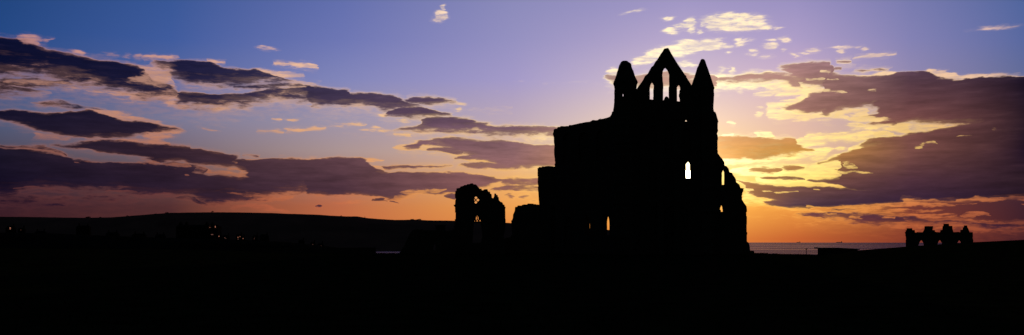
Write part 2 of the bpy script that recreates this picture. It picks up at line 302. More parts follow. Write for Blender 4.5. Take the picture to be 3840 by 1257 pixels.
XS = [0, 430, 860, 1290, 1720, 2000, 2290, 2576]; YS = [10, 100, 200, 300, 380, 450, 520, 600]
SKY = [[(34,70,128),(38,74,134),(56,84,136),(80,90,122),(80,74,90),(50,38,56),(50,27,38),(62,28,30)],
 [(58,88,152),(64,92,158),(88,104,158),(120,118,146),(116,100,112),(94,70,72),(80,46,48),(92,48,42)],
 [(100,112,174),(110,119,180),(130,134,186),(158,148,170),(172,148,146),(166,122,108),(188,106,72),(196,106,60)],
 [(140,139,187),(149,145,193),(164,154,200),(188,168,184),(212,176,160),(236,176,112),(238,160,82),(230,132,60)],
 [(162,152,198),(184,168,204),(212,192,206),(242,214,192),(252,216,144),(255,216,112),(250,178,74),(228,132,56)],
 [(156,146,194),(174,158,200),(208,178,200),(226,186,172),(236,192,160),(252,212,120),(236,150,66),(196,96,48)],
 [(122,124,176),(132,130,180),(148,138,176),(175,152,160),(195,160,140),(130,80,68),(118,58,50),(128,56,42)],
 [(82,102,158),(90,105,160),(100,108,150),(100,92,112),(70,54,70),(60,38,50),(64,34,44),(60,29,38)]]
LIT = [[(190,140,135),(185,132,130),(182,132,118),(158,110,102),(145,92,82),(100,58,58),(84,44,48),(88,44,40)],
 [(205,155,145),(205,152,142),(204,152,130),(195,138,114),(175,112,90),(125,70,64),(108,56,54),(118,60,48)],
 [(238,204,180),(238,198,172),(240,192,155),(232,182,138),(222,158,110),(218,138,86),(205,110,72),(215,120,65)],
 [(252,225,195),(252,220,185),(253,216,170),(250,210,148),(248,200,122),(248,186,98),(240,165,80),(230,140,65)],
 [(255,236,192),(255,236,192),(255,242,200),(255,247,205),(255,252,205),(255,248,185),(255,212,105),(230,140,60)],
 [(255,228,188),(250,222,186),(252,222,160),(252,218,146),(255,228,146),(255,226,124),(250,180,80),(215,110,50)],
 [(235,200,180),(235,198,176),(238,196,152),(242,198,130),(246,204,112),(245,180,95),(222,126,68),(175,82,48)],
 [(205,172,172),(210,175,165),(222,182,158),(200,142,105),(175,112,80),(155,88,60),(178,95,64),(135,62,48)]]
DARK = [[(20,25,60),(12,16,46),(6,8,32),(22,19,40),(26,21,38),(22,16,36),(24,13,34),(60,28,35)],
 [(30,35,70),(26,26,60),(26,25,54),(36,28,48),(46,30,42),(42,28,44),(38,23,40),(90,45,45)],
 [(60,60,100),(48,47,80),(52,46,75),(74,56,74),(100,68,76),(82,54,64),(64,40,54),(120,65,60)],
 [(110,90,120),(100,80,105),(92,70,95),(108,80,100),(142,102,105),(138,92,90),(124,80,80),(150,90,75)],
 [(190,150,150),(190,150,150),(192,148,135),(206,150,120),(212,150,92),(204,138,70),(168,98,70),(190,100,60)],
 [(170,130,140),(150,118,130),(172,126,120),(150,105,95),(208,146,70),(122,78,66),(62,41,64),(165,80,55)],
 [(100,85,110),(92,72,98),(84,58,70),(116,72,70),(118,74,68),(78,47,58),(44,28,54),(90,42,46)],
 [(70,60,90),(56,46,76),(28,20,38),(44,28,38),(34,20,36),(48,30,40),(34,20,38),(52,26,42)]]
def scale(c, f):
    n = N('ShaderNodeVectorMath', operation='SCALE'); put(n.inputs[0], c); put(n.inputs[3], f); return n.outputs[0]
def vadd(a, b):
    n = N('ShaderNodeVectorMath', operation='ADD'); put(n.inputs[0], a); put(n.inputs[1], b); return n.outputs[0]
SAZ = math.atan((2580-1920)/FS); SEL = math.atan((902-655)/FS*math.cos(SAZ))
sd = Vector((math.sin(SAZ)*math.cos(SEL), math.cos(SAZ)*math.cos(SEL), math.sin(SEL)))
dt = N('ShaderNodeVectorMath', operation='DISTANCE'); NT.links.new(geo.outputs['Generated'], dt.inputs[0]); dt.inputs[1].default_value = sd
IN = {'U': U, 'V': V, 'U0': U0, 'V0': V0, 'n3': n3c, 'n4': n4f, 'n5': s1.outputs[2], 'n6': n6.outputs[0], 'sun': dt.outputs['Value']}
ROOT = NT
def sector(i, upper):
    """one piece of sky with only the clouds that reach it (keeps the sky quick to evaluate)"""
    global NT, U, V
    g = bpy.data.node_groups.new('sky_piece', 'ShaderNodeTree'); NT = g
    for k in IN: g.interface.new_socket(k, in_out='INPUT', socket_type='NodeSocketFloat')
    g.interface.new_socket('sky', in_out='OUTPUT', socket_type='NodeSocketShader')
    gi = N('NodeGroupInput'); go = N('NodeGroupOutput'); o = gi.outputs
    U, V = o['U'], o['V']; U0, V0 = o['U0'], o['V0']; n3c, n4f, dist, n5, n6 = o['n3'], o['n4'], o['sun'], o['n5'], o['n6']
    a, b = UV(XS[i], 300)[0], UV(XS[i+1], 300)[0]
    lo, hi = (-9 if i == 0 else a-.06), (9 if i == 6 else b+.06)
    vlo, vhi = (VS-.035, 9) if upper else (-9, VS+.035)
    def sel(lst):
        r = []
        for s in lst:
            if s[3] == 0: continue
            e = extent(s)
            if e[1] > lo and e[0] < hi and e[3] > vlo and e[2] < vhi: r.append(s)
        return r
    def union(lst):
        D = None
        for s in lst:
            v = strip(*s) if isinstance(s[1], list) else puff(*s)
            D = v if D is None else M('MAXIMUM', D, v)
        return D
    def cap_of(s): return (s[4] if len(s) > 4 else 1.0) if isinstance(s[1], list) else s[6]
    allm = sel(MAIN) + sel(PUFFS)
    D = union([s for s in allm if cap_of(s) >= .4]); Lb = union([s for s in allm if cap_of(s) < .4]); L = union(sel(OVER))
    f = M('MULTIPLY_ADD', U0, 1/(b-a), -a/(b-a), clamp=True)
    vr = M('MULTIPLY', V0, 1/1.2)
    def field(tab, ext):
        rr = []
        for j in (i, i+1):
            r = N('ShaderNodeValToRGB'); put(r.inputs[0], vr)
            stops = [(UV(XS[j], y)[1]/1.2, lin(c)) for y, c in zip(YS, tab[j])]
            stops = sorted([(max(0, s), c) for s, c in stops]) + [(.98, tuple(v*ext for v in lin(tab[j][0])))]
            el = r.color_ramp.elements
            el[0].position, el[0].color = stops[0][0], (*stops[0][1], 1)
            el[1].position, el[1].color = stops[-1][0], (*stops[-1][1], 1)
            for s, c in stops[1:-1]:
                e = el.new(s); e.color = (*c, 1)
            rr.append(r.outputs[0])
        return mixc(f, rr[0], rr[1])
    c = field(SKY, .35)
    lit_c = field(LIT, .5)
    if i >= 3: lit_c = scale(lit_c, M('MULTIPLY_ADD', M('EXPONENT', M('MULTIPLY', dist, -1/.14)), .5, 1.0))
    wob = M('MULTIPLY_ADD', n4f, .8, -.40)
    lit_v = scale(lit_c, M('MULTIPLY_ADD', n6, .5, .74))
    if Lb is not None:            # thin cloud, lit through
        La = M('ADD', Lb, wob)
        c = mixc(M('MULTIPLY', sm(M('MULTIPLY_ADD', n3c, 3.5, La), -1.1, .2), .12), c, lit_v)
        al = sm(M('MULTIPLY_ADD', n3c, 2.3, La), -.34, .50)
        c = mixc(M('MULTIPLY', al, M('MULTIPLY_ADD', n6, 3.0, -.62, clamp=True)), c, lit_v)
    if D is not None:             # thick cloud with a thin lit rim
        Dn = M('ADD', M('MULTIPLY_ADD', n3c, 1.7, D), wob)
        dark_c = field(DARK, .4)
        c = mixc(M('MULTIPLY', sm(M('MULTIPLY_ADD', n3c, 2.2, Dn), -1.5, .1), .20), c, lit_v)
        var = M('MULTIPLY_ADD', n5, 1.6, -.74)
        sh = M('MULTIPLY_ADD', sm(M('ADD', Dn, var), -.12, .62), .86, M('MULTIPLY', sm(M('ADD', M('MULTIPLY_ADD', n6, 3.0, -1.5), M('ADD', Dn, var)), .1, 1.3), .14))
        streak = M('MULTIPLY_ADD', n4f, .7, M('MULTIPLY_ADD', n6, 1.0, .15))
        sh = M('SUBTRACT', sh, M('MULTIPLY', sm(n6, .54, .80), .015))
        c = mixc(sm(Dn, -.34, .56), c, mixc(sh, lit_v, scale(dark_c, streak)))
        if L is not None:
            lover = M('MULTIPLY', sm(M('MULTIPLY_ADD', n3c, 1.8, L), -.05, .42), .8)
            c = mixc(lover, c, mixc(.12, lit_v, dark_c))
    if 2 <= i <= 6:
        g1 = M('EXPONENT', M('MULTIPLY', dist, -1/.013)); g2 = M('EXPONENT', M('MULTIPLY', dist, -1/.038))
        c = vadd(c, vadd(scale(comb(3.0, 2.4, 1.5), g1), scale(comb(.72, .40, .07), g2)))
        if i in (3, 4): c = vadd(c, scale(comb(30., 24., 16.), sm(dist, .0052, .0042)))
    bg = N('ShaderNodeBackground'); put(bg.inputs[0], c); g.links.new(bg.outputs[0], go.inputs[0])
    NT = ROOT
    gn = N('ShaderNodeGroup'); gn.node_tree = g
    for k, v in IN.items(): NT.links.new(v, gn.inputs[k])
    return gn.outputs[0]
def msh(f, a, b):
    n = N('ShaderNodeMixShader'); put(n.inputs[0], f); NT.links.new(a, n.inputs[1]); NT.links.new(b, n.inputs[2]); return n.outputs[0]
VS = .30
up = M('GREATER_THAN', V0, VS)
cols = [msh(up, sector(i, False), sector(i, True)) for i in range(7)]
def pick(lo, hi):
    if hi-lo == 1: return cols[lo]
    m = (lo+hi)//2; return msh(M('GREATER_THAN', U0, UV(XS[m], 300)[0]), pick(lo, m), pick(m, hi))
front = pick(0, 7)
# the rest of the sky, away from the sunset: Nishita twilight
nis = N('ShaderNodeTexSky', sky_type='NISHITA'); nis.sun_disc = False; nis.sun_elevation = SEL; nis.sun_rotation = SAZ
nis.air_density = 1; nis.dust_density = 1.5; nis.ozone_density = 2
twi = scale(nis.outputs[0], .012)
side = M('MAXIMUM', sm(M('ABSOLUTE', az), .62, 1.35), sm(V0, .75, 2.2))
bt = N('ShaderNodeBackground'); put(bt.inputs[0], twi); bd = N('ShaderNodeBackground'); bd.inputs[0].default_value = (.02, .012, .012, 1)
fin = msh(M('LESS_THAN', V0, -.03), msh(side, front, bt.outputs[0]), bd.outputs[0])
wo = N('ShaderNodeOutputWorld'); NT.links.new(fin, wo.inputs[0])
sc.world = world
world.cycles.sampling_method = 'MANUAL'; world.cycles.sample_map_resolution = 256

sl = bpy.data.lights.new("sun", 'SUN'); sl.energy = 0.5; sl.angle = R(.5); sl.color = (1, .62, .32)
so = bpy.data.objects.new("sun", sl); col.objects.link(so); so.rotation_euler = sd.to_track_quat('Z', 'Y').to_euler(); so.location = (0, 0, 60)

# ================================================================== geometry
def ray(x, y): return Vector(((x-1920)/FS, 1, (HY-y)/FS))     # photograph pixel (3840 wide) -> direction
def at(x, y, Y): return CAM + ray(x, y)*Y
def mat(name, c, rough=.9, spec=.2, nscale=3, nmix=.35, bump=.3, c2=None):
    m = bpy.data.materials.new(name); m.use_nodes = True; t = m.node_tree; b = t.nodes['Principled BSDF']
    b.inputs['Roughness'].default_value = rough; b.inputs['Specular IOR Level'].default_value = spec
    tc = t.nodes.new('ShaderNodeTexCoord'); n = t.nodes.new('ShaderNodeTexNoise'); n.inputs['Scale'].default_value = nscale; n.inputs['Detail'].default_value = 6
    t.links.new(tc.outputs['Object'], n.inputs[0])
    r = t.nodes.new('ShaderNodeValToRGB'); c2 = c2 or tuple(v*(1-nmix) for v in c)
    r.color_ramp.elements[0].color = (*c2, 1); r.color_ramp.elements[1].color = (*c, 1); r.color_ramp.elements[0].position = .35; r.color_ramp.elements[1].position = .65
    t.links.new(n.outputs[0], r.inputs[0]); t.links.new(r.outputs[0], b.inputs['Base Color'])
    if bump:
        bp = t.nodes.new('ShaderNodeBump'); bp.inputs['Strength'].default_value = bump; t.links.new(n.outputs[0], bp.inputs['Height']); t.links.new(bp.outputs[0], b.inputs['Normal'])
    return m
def stone_mat():
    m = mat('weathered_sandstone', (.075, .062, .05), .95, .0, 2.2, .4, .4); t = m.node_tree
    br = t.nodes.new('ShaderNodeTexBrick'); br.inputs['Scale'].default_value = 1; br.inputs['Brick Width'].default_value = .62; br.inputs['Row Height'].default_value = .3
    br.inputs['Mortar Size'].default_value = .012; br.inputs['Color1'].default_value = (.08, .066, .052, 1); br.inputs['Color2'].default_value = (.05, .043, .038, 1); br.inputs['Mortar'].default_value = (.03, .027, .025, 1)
    tc = [n for n in t.nodes if n.type == 'TEX_COORD'][0]; mp = t.nodes.new('ShaderNodeMapping'); mp.inputs[2].default_value = (R(90), 0, 0)
    t.links.new(tc.outputs['Object'], mp.inputs[0]); t.links.new(mp.outputs[0], br.inputs[0])
    mx = t.nodes.new('ShaderNodeMix'); mx.data_type = 'RGBA'; mx.blend_type = 'MIX'; mx.inputs[0].default_value = .5
    b = t.nodes['Principled BSDF']; src = b.inputs['Base Color'].links[0].from_socket
    t.links.new(src, mx.inputs[6]); t.links.new(br.outputs[0], mx.inputs[7]); t.links.new(mx.outputs[2], b.inputs['Base Color'])
    return m
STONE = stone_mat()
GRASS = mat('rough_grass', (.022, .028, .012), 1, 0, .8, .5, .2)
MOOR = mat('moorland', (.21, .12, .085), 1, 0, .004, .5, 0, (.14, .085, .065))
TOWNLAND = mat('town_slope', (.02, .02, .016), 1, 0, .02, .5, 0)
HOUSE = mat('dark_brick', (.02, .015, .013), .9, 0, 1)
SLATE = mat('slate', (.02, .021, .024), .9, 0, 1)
WOOD = mat('weathered_wood', (.05, .04, .032), .9, .1, 5)
METAL = mat('painted_metal', (.03, .03, .03), .6, .3, 5)
LEAF = mat('leaves', (.04, .05, .02), 1, 0, 2, .5, 0)
BARK = mat('bark', (.05, .04, .03), 1, 0, 6)
FEATHER = mat('grey_feathers', (.06, .06, .065), .8, .1, 20)
HULL = mat('ship_hull', (.05, .03, .03), .7, .2, .1)
def glow_mat(name, c, s):
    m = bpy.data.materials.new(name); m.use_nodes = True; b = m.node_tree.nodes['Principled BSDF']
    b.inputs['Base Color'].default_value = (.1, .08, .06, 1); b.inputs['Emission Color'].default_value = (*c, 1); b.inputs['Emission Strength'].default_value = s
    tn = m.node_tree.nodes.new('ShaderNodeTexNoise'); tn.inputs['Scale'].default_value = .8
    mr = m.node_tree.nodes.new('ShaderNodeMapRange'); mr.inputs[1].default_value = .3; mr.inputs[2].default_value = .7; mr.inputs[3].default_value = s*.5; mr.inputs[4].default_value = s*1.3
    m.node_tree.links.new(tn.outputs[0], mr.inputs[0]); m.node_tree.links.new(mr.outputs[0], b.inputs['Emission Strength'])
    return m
GLOW = glow_mat('glowing_pane', (1, .36, .22), .42); DIMW = glow_mat('dim_window', (.9, .4, .3), .16)  # orange emission put into the pane surface itself, a strong and a weak version
GLASS = mat('dark_glass', (.02, .025, .03), .15, .5, 1, .2, 0)

def mesh(name, verts, faces, m, parent=None, smooth=False):
    me = bpy.data.meshes.new(name); me.from_pydata([tuple(v) for v in verts], [], faces); me.validate(); me.materials.append(m)
    bm = bmesh.new(); bm.from_mesh(me); bmesh.ops.recalc_face_normals(bm, faces=bm.faces); bm.to_mesh(me); bm.free()
    if smooth:
        for p in me.polygons: p.use_smooth = True
    o = bpy.data.objects.new(name, me); col.objects.link(o)
    if parent:
        o.parent = parent; o.matrix_parent_inverse = parent.matrix_world.inverted()
    return o
def thing(name, label, cat, loc=(0, 0, 0), group=None, z0=False):
    loc = Vector(loc)
    if z0: loc.z = 0
    o = bpy.data.objects.new(name, None); col.objects.link(o); o.location = loc
    o.matrix_world = __import__('mathutils').Matrix.Translation(loc)
    o['label'] = label; o['category'] = cat
    if group: o['group'] = group
    return o
def tag(o, label, cat, group=None):
    o['label'] = label; o['category'] = cat
    if group: o['group'] = group
    return o
class G:
    """collects shapes for one mesh"""
    def __init__(s): s.v, s.f = [], []
    def add(s, v, f):
        n = len(s.v); s.v += [Vector(p) for p in v]; s.f += [[i+n for i in q] for q in f]
    def box(s, c, d, rz=0, taper=1.0):
        x, y, z = [k/2 for k in d]; cs, sn = math.cos(rz), math.sin(rz); v = []
        for zz in (-z, z):
            k = taper if zz > 0 else 1
            for a, b in ((-x, -y), (x, -y), (x, y), (-x, y)):
                a, b = a*k, b*k; v.append((c[0]+a*cs-b*sn, c[1]+a*sn+b*cs, c[2]+zz))
        s.add(v, [[0, 3, 2, 1], [4, 5, 6, 7], [0, 1, 5, 4], [1, 2, 6, 5], [2, 3, 7, 6], [3, 0, 4, 7]])
    def loft(s, rings):
        n = len(rings[0]); v = [p for r in rings for p in r]; f = []
        for k in range(len(rings)-1):
            for i in range(n):
                j = (i+1) % n; f.append([k*n+i, k*n+j, (k+1)*n+j, (k+1)*n+i])
        f.append(list(range(n))[::-1]); f.append([(len(rings)-1)*n+i for i in range(n)]); s.add(v, f)
    def obj(s, name, m, parent=None, smooth=False): return mesh(name, s.v, s.f, m, parent, smooth)

class Plane:
    """a vertical plane in the world through the bearing and distance of photograph column x"""
    def __init__(s, x, Y, ang=None):
        a = math.atan((x-1920)/FS) if ang is None else ang
        s.n = Vector((math.sin(a), math.cos(a), 0)); s.t = Vector((math.cos(a), -math.sin(a), 0)); s.p = at(x, HY, Y); s.d = s.n.dot(s.p)
    def hit(s, x, y):
        r = ray(x, y); return CAM + r*((s.d - s.n.dot(CAM))/s.n.dot(r))
    def tz(s, x, y): h = s.hit(x, y); return ((h-s.p).dot(s.t), h.z)
    def P(s, t, z, off=0.0): q = s.p + s.t*t + s.n*off; return Vector((q.x, q.y, z))
def rough(pts, step=.28, amp=.06, seed=0, keep=None):
    """weathered masonry edge: the outline is cut into stone lengths that step in and out"""
    rnd = random.Random(seed); out = []; n = len(pts)
    for i in range(n):
        a, b = Vector(pts[i]), Vector(pts[(i+1) % n]); L = (b-a).length
        out.append(tuple(a))
        if keep and keep(a, b): continue
        k = int(L/step)
        if k < 2: continue
        d = (b-a)/L; nn = Vector((-d.y, d.x)); o = 0
        for j in range(1, k):
            no = rnd.gauss(0, amp) if rnd.random() < .7 else o
            q = a + d*(L*(j/k)); out.append(tuple(q+nn*o))
            if abs(no-o) > .03: out.append(tuple(q+d*.012+nn*no))
            o = no
    return out
def slab(g, pl, outer, holes, off0, off1):
    loops = [[Vector((p[0], p[1], 0)) for p in outer]] + [[Vector((p[0], p[1], 0)) for p in h] for h in holes]
    tris = tessellate_polygon(loops); flat = [p for l in loops for p in l]; n = len(flat)
    v = [pl.P(p.x, p.y, off0) for p in flat] + [pl.P(p.x, p.y, off1) for p in flat]
    f = [list(t) for t in tris] + [[i+n for i in t][::-1] for t in tris]
    k = 0
    for l in loops:
        m = len(l)
        for i in range(m): j = (i+1) % m; f.append([k+i, k+j, k+n+j, k+n+i])
        k += m
    g.add(v, f)
def poly(pl, pts, cv): return [pl.tz(*cv(*p)) for p in pts]
def area(p): return sum(p[i][0]*p[(i+1) % len(p)][1]-p[(i+1) % len(p)][0]*p[i][1] for i in range(len(p)))/2
def arch(x0, x1, ytop, ybot, spring):            # pointed opening in photograph pixels
    xm = (x0+x1)/2; w = (x1-x0)/2; pts = [(x0, ybot), (x0, spring)]
    for k in range(1, 5):
        a = k/5; pts.append((x0+w*(1-math.sqrt(1-a*a))*1.0, spring+(ytop-spring)*a))
    pts.append((xm, ytop))
    for k in range(4, 0, -1):
        a = k/5; pts.append((x1-w*(1-math.sqrt(1-a*a)), spring+(ytop-spring)*a))
    return pts + [(x1, spring), (x1, ybot)]
ident = lambda x, y: (x, y)
def wall(name, pl, outer, cv, thick, parent, holes=(), blind=(), seed=1, amp=.06, hamp=.02, lab=None, roughen=True):
    o = poly(pl, outer, cv)
    if area(o) < 0: o = o[::-1]
    if roughen: o = rough(o, seed=seed, amp=amp, keep=lambda a, b: a[1] < -.2 and b[1] < -.2)
    hs = [poly(pl, h, c) for h, c in holes]; hs = [h if area(h) < 0 else h[::-1] for h in hs]
    if roughen: hs = [rough(h, .3, hamp, seed+k) for k, h in enumerate(hs)]
    bs = [poly(pl, h, c) for h, c in blind]; bs = [h if area(h) < 0 else h[::-1] for h in bs]
    g = G()
    if bs:
        slab(g, pl, o, hs+bs, 0, .3); slab(g, pl, o, hs, .298, thick)
    else: slab(g, pl, o, hs, 0, thick)
    ob = g.obj(name, STONE, parent)
    if lab: ob['label'] = lab
    return ob
def turret(name, secs, cv, Y, parent, seed, lab=None, depth=None):
    g = G(); rings = []; rnd = random.Random(seed)
    for y, xl, xr in secs:
        (ax, ay), (bx, by) = cv(xl, y), cv(xr, y); a, b = at(ax, ay, Y), at(bx, by, Y)
        c = (a+b)/2; r = (b-a).length/2; tx = (b-a).normalized(); ty = Vector((-tx.y, tx.x, 0)); d = depth or r
        k = .42; ring = []
        for u, w in ((-1, -k), (-k, -1), (k, -1), (1, -k), (1, k), (k, 1), (-k, 1), (-1, k)):
            ring.append(c + tx*u*r + ty*w*max(d if depth else r, .1) + ty*(0))
        rings.append(ring)
    # courses of stone between the traced sections
    full = [rings[0]]
    for A, B in zip(rings, rings[1:]):
        n = max(1, int((A[0]-B[0]).length/.32))
        for k in range(1, n+1):
            j = 1 + (rnd.gauss(0, .026) if k < n else 0); q = [p.lerp(w, k/n) for p, w in zip(A, B)]; cc = sum(q, Vector())/8
            if k < n:
                q0 = [cc+(p-cc)*j for p in q]
                full.append(q0); full.append([p-Vector((0, 0, .01)) for p in [cc+(w-cc)*(j+rnd.gauss(0, .008)) for w in q]])
            else: full.append(q)
    g.loft(full); o = g.obj(name, STONE, parent)
    if lab: o['label'] = lab
    return o
A1 = lambda x, y: (2260+x/2.554, 150+y/2.554)
A2 = lambda x, y: (2040+x/2.634, 380+y/2.634)
A3 = lambda x, y: (1660+x/3.513, 660+y/3.513)
A4 = lambda x, y: (1200+x/3.512, 760+y/3.512)
A5 = lambda x, y: (2700+x/4.293, 860+y/4.293)
A6 = lambda x, y: (3240+x/3.832, 780+y/3.832)
A7 = lambda x, y: (1900+x/2.007, 560+y/2.007)
A8 = lambda x, y: (2400+x/1.915, 540+y/1.915)
A9 = lambda x, y: (2480+x/5.27, 580+y/5.27)

# ------------------------------------------------------------------ abbey
ab = thing('abbey_ruin', 'huge roofless abbey ruin with a pointed gable of three lancets between two turrets', 'ruin', at(2490, 955, 112), z0=True)
FP_ = Plane(2490, 112)
gable = [A1(250, 500), A1(325, 470), A1(345, 440), A1(370, 408), A1(388, 380), A1(405, 345), A1(430, 325), A1(445, 298), A1(465, 262), A1(485, 245), A1(505, 208), A1(522, 190), A1(540, 160), A1(558, 132), A1(575, 108), A1(588, 84), A1(606, 80), A1(628, 77), A1(640, 96), A1(660, 134), A1(680, 166),
  A1(700, 200), A1(720, 232), A1(742, 264), A1(765, 298), A1(787, 332), A1(810, 368), A1(832, 402), A1(852, 434), A1(930, 450), (2630, 975), (2340, 975)]
h_c = [(598, 248), (612, 262), (622, 275), (636, 312), (637, 440), (632, 455), (632, 560), (628, 548), (612, 540), (598, 545), (585, 575), (578, 578), (581, 440), (572, 312), (578, 275), (586, 260)]
h_l = [(470, 390), (480, 402), (487, 418), (489, 455), (484, 480), (484, 572), (450, 568), (451, 440), (456, 412)]
h_r = [(732, 415), (741, 432), (745, 470), (735, 485), (740, 500), (730, 520), (738, 545), (740, 590), (713, 586), (712, 440), (720, 424)]
h_s = [(787, 780), (790, 768), (800, 752), (811, 766), (815, 780)]
h_sun = [(535, 120), (556, 145), (569, 170), (571, 300), (571, 462), (493, 462), (486, 300), (483, 185), (508, 148)]
blind = [(arch(2432, 2462, 470, 575, 495), ident), (arch(2494, 2524, 470, 575, 495), ident), (arch(2432, 2462, 605, 740, 635), ident), (arch(2494, 2524, 605, 740, 635), ident),
         (arch(2436, 2468, 775, 900, 805), ident), (arch(2492, 2524, 775, 900, 805), ident), (arch(2548, 2580, 775, 900, 805), ident), (arch(2560, 2590, 480, 575, 500), ident)]
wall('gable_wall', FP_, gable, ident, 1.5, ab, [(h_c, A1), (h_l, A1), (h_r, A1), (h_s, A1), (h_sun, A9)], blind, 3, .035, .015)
turret('turret', [(203, 188, 235), (206, 184, 238), (214, 174, 246), (226, 168, 264), (240, 160, 272), (262, 154, 274), (288, 147, 283), (300, 142, 290), (330, 134, 298), (362, 124, 308), (390, 112, 322), (410, 106, 330), (418, 107, 330), (440, 115, 322), (500, 115, 322), (590, 115, 324), (640, 110, 326), (662, 106, 328), (800, 104, 330), (1500, 98, 335), (2110, 92, 340)],
       A1, 112.9, ab, 5, 'turret with a broken blunt top')
turret('turret', [(184, 945, 966), (190, 940, 974), (204, 935, 981), (228, 925, 988), (250, 917, 994), (264, 908, 999), (300, 899, 1011), (312, 895, 1014), (352, 884, 1027), (372, 876, 1033), (400, 868, 1041), (430, 858, 1049), (455, 852, 1058), (468, 852, 1062), (486, 858, 1056), (600, 858, 1055), (690, 858, 1057), (702, 858, 1073), (760, 857, 1089), (792, 856, 1098), (800, 857, 1092), (1100, 857, 1090), (1160, 857, 1092), (1500, 850, 1100), (2110, 845, 1108)],
       A1, 112.9, ab, 6, 'turret with a sharp intact spire')
# slit window through the left turret
def cut(o, c, d, rz=0):
    g = G(); g.box(c, d, rz); b = g.obj('cutter', STONE); m = o.modifiers.new('b', 'BOOLEAN'); m.object = b; m.operation = 'DIFFERENCE'; m.solver = 'EXACT'
    dg = bpy.context.evaluated_depsgraph_get(); me = bpy.data.meshes.new_from_object(o.evaluated_get(dg)); o.modifiers.clear(); o.data = me
    bpy.data.objects.remove(b)
tl = [o for o in ab.children if o.name == 'turret'][0]
cpt = at(*A1(195, 530), 112.9); cut(tl, cpt, (.08, 9, .7), -math.atan(cpt.x/cpt.y))
aisle = [(2676, 560), A8(552, 58), A8(566, 76), A8(576, 90), A8(592, 108), A8(606, 132), A8(608, 155), A8(622, 160), A8(636, 176), A8(644, 204), A8(662, 208), A8(668, 222), A8(684, 244), A8(692, 276), A8(704, 284), A8(714, 292), A8(722, 316), A8(745, 319), A8(742, 340), A8(736, 346), A8(733, 400), A8(748, 424), A8(765, 447), A8(768, 470), A8(768, 700), A8(784, 714), A8(790, 750), A8(796, 800), (2816, 975), (2660, 975), (2660, 560)]
wall('aisle_wall', Plane(2740, 112.4), aisle, ident, 1.4, ab, [([(595, 183), (603, 198), (604, 240), (603, 293), (588, 293), (587, 205)], A8), ([(583, 438), (589, 452), (591, 466), (593, 475), (593, 487), (581, 487), (580, 474), (573, 471), (576, 456)], A8)], (), 8, .04, .015)
OB = Plane(2322, 113.2, math.atan2(.81, .58)); OB.n = Vector((.81, .58, 0)).normalized(); OB.t = Vector((.58, -.81, 0)).normalized(); OB.d = OB.n.dot(OB.p)
choir = [(2308, 975), (2308, 415), A2(702, 0), A2(697, 40), A2(692, 80), A2(684, 98), A2(670, 106), A2(668, 125), A2(652, 150), A2(630, 160), A2(600, 168), A2(550, 180), A2(500, 187), A2(445, 202), A2(400, 208), A2(340, 220), A2(290, 231), A2(230, 244), A2(135, 254), A2(128, 270), A2(95, 280), A2(94, 300), A2(86, 322), A2(97, 360), A2(97, 402), A2(103, 440), A2(99, 482), A2(100, 530), A2(106, 570), A2(106, 640), (2082, 975)]
wall('choir_wall', OB, choir, ident, 1.0, ab, [(arch(2190, 2212, 806, 884, 846), ident), (arch(2255, 2285, 798, 882, 842), ident)],
     [(arch(2110, 2145, 500, 610, 530), ident), (arch(2170, 2205, 495, 605, 525), ident), (arch(2235, 2270, 488, 600, 520), ident), (arch(2115, 2150, 812, 930, 850), ident)], 11, .045, .02)
OB2 = Plane(2090, 124.5, 0); OB2.n = OB.n.copy(); OB2.t = OB.t.copy(); OB2.d = OB2.n.dot(OB2.p)
wall('transept_wall', OB2, [A7(420, 830), A7(420, 140), A7(358, 135), A7(352, 130), A7(300, 127), A7(268, 129), A7(262, 135), A7(242, 134), A7(240, 141), A7(232, 142), A7(234, 220), A7(235, 300), A7(239, 345), A7(243, 400), A7(246, 440), A7(246, 830)], ident, 1.0, ab, (), (), 12, .035)
OB3 = Plane(2030, 126.5, 0); OB3.n = OB.n.copy(); OB3.t = OB.t.copy(); OB3.d = OB3.n.dot(OB3.p)
wall('broken_wall', OB3, [A7(330, 830), A7(330, 428), A7(250, 427), A7(220, 424), A7(216, 418), A7(170, 412), A7(152, 416), A7(110, 424), A7(84, 423), A7(78, 433), A7(64, 434), A7(58, 470), A7(48, 492), A7(46, 518), A7(40, 534), A7(33, 538), A7(36, 560), A7(38, 600), A7(42, 640), A7(28, 662), A7(10, 680), A7(-8, 700), A7(-10, 830)], ident, 1.0, ab, (), (), 13, .05)
# string courses and buttresses on the front
def band(x0, x1, y, h, parent, name='string_course', pl=FP_, out=.12):
    g = G(); a, z = pl.tz(x0, y); b, _ = pl.tz(x1, y)
    v = []
    for off in (-out, .05):
        for t_, zz in ((a, z-h/2), (b, z-h/2), (b, z+h/2), (a, z+h/2)): v.append(pl.P(t_, zz-(0 if off > 0 or zz < z else .06), off))
    g.add(v, [[0, 1, 2, 3], [4, 7, 6, 5], [0, 4, 5, 1], [1, 5, 6, 2], [2, 6, 7, 3], [3, 7, 4, 0]]); return g.obj(name, STONE, parent)
for y in (448, 592, 756): band(2404, 2590, y, .22, ab)
def buttress(x, w, ytop, d, parent, pl=FP_):
    g = G(); (a, z) = pl.tz(x, ytop)
    for k, (zz0, zz1, dd) in enumerate(((-.4, z*.45, d), (z*.45, z*.8, d*.7), (z*.8, z, d*.45))):
        v = [pl.P(a+s*w/2, q, off) for q, q2 in ((zz0, 0), (zz1, 0)) for off in (-dd*(1 if q == zz0 else .999), .02) for s in (-1, 1)]
        g.add(v, [[0, 2, 3, 1], [4, 5, 7, 6], [0, 1, 5, 4], [2, 6, 7, 3], [0, 4, 6, 2], [1, 3, 7, 5]])
    return g.obj('buttress', STONE, parent)
for x in (2478, 2538): buttress(x, .7, 760, .8, ab)

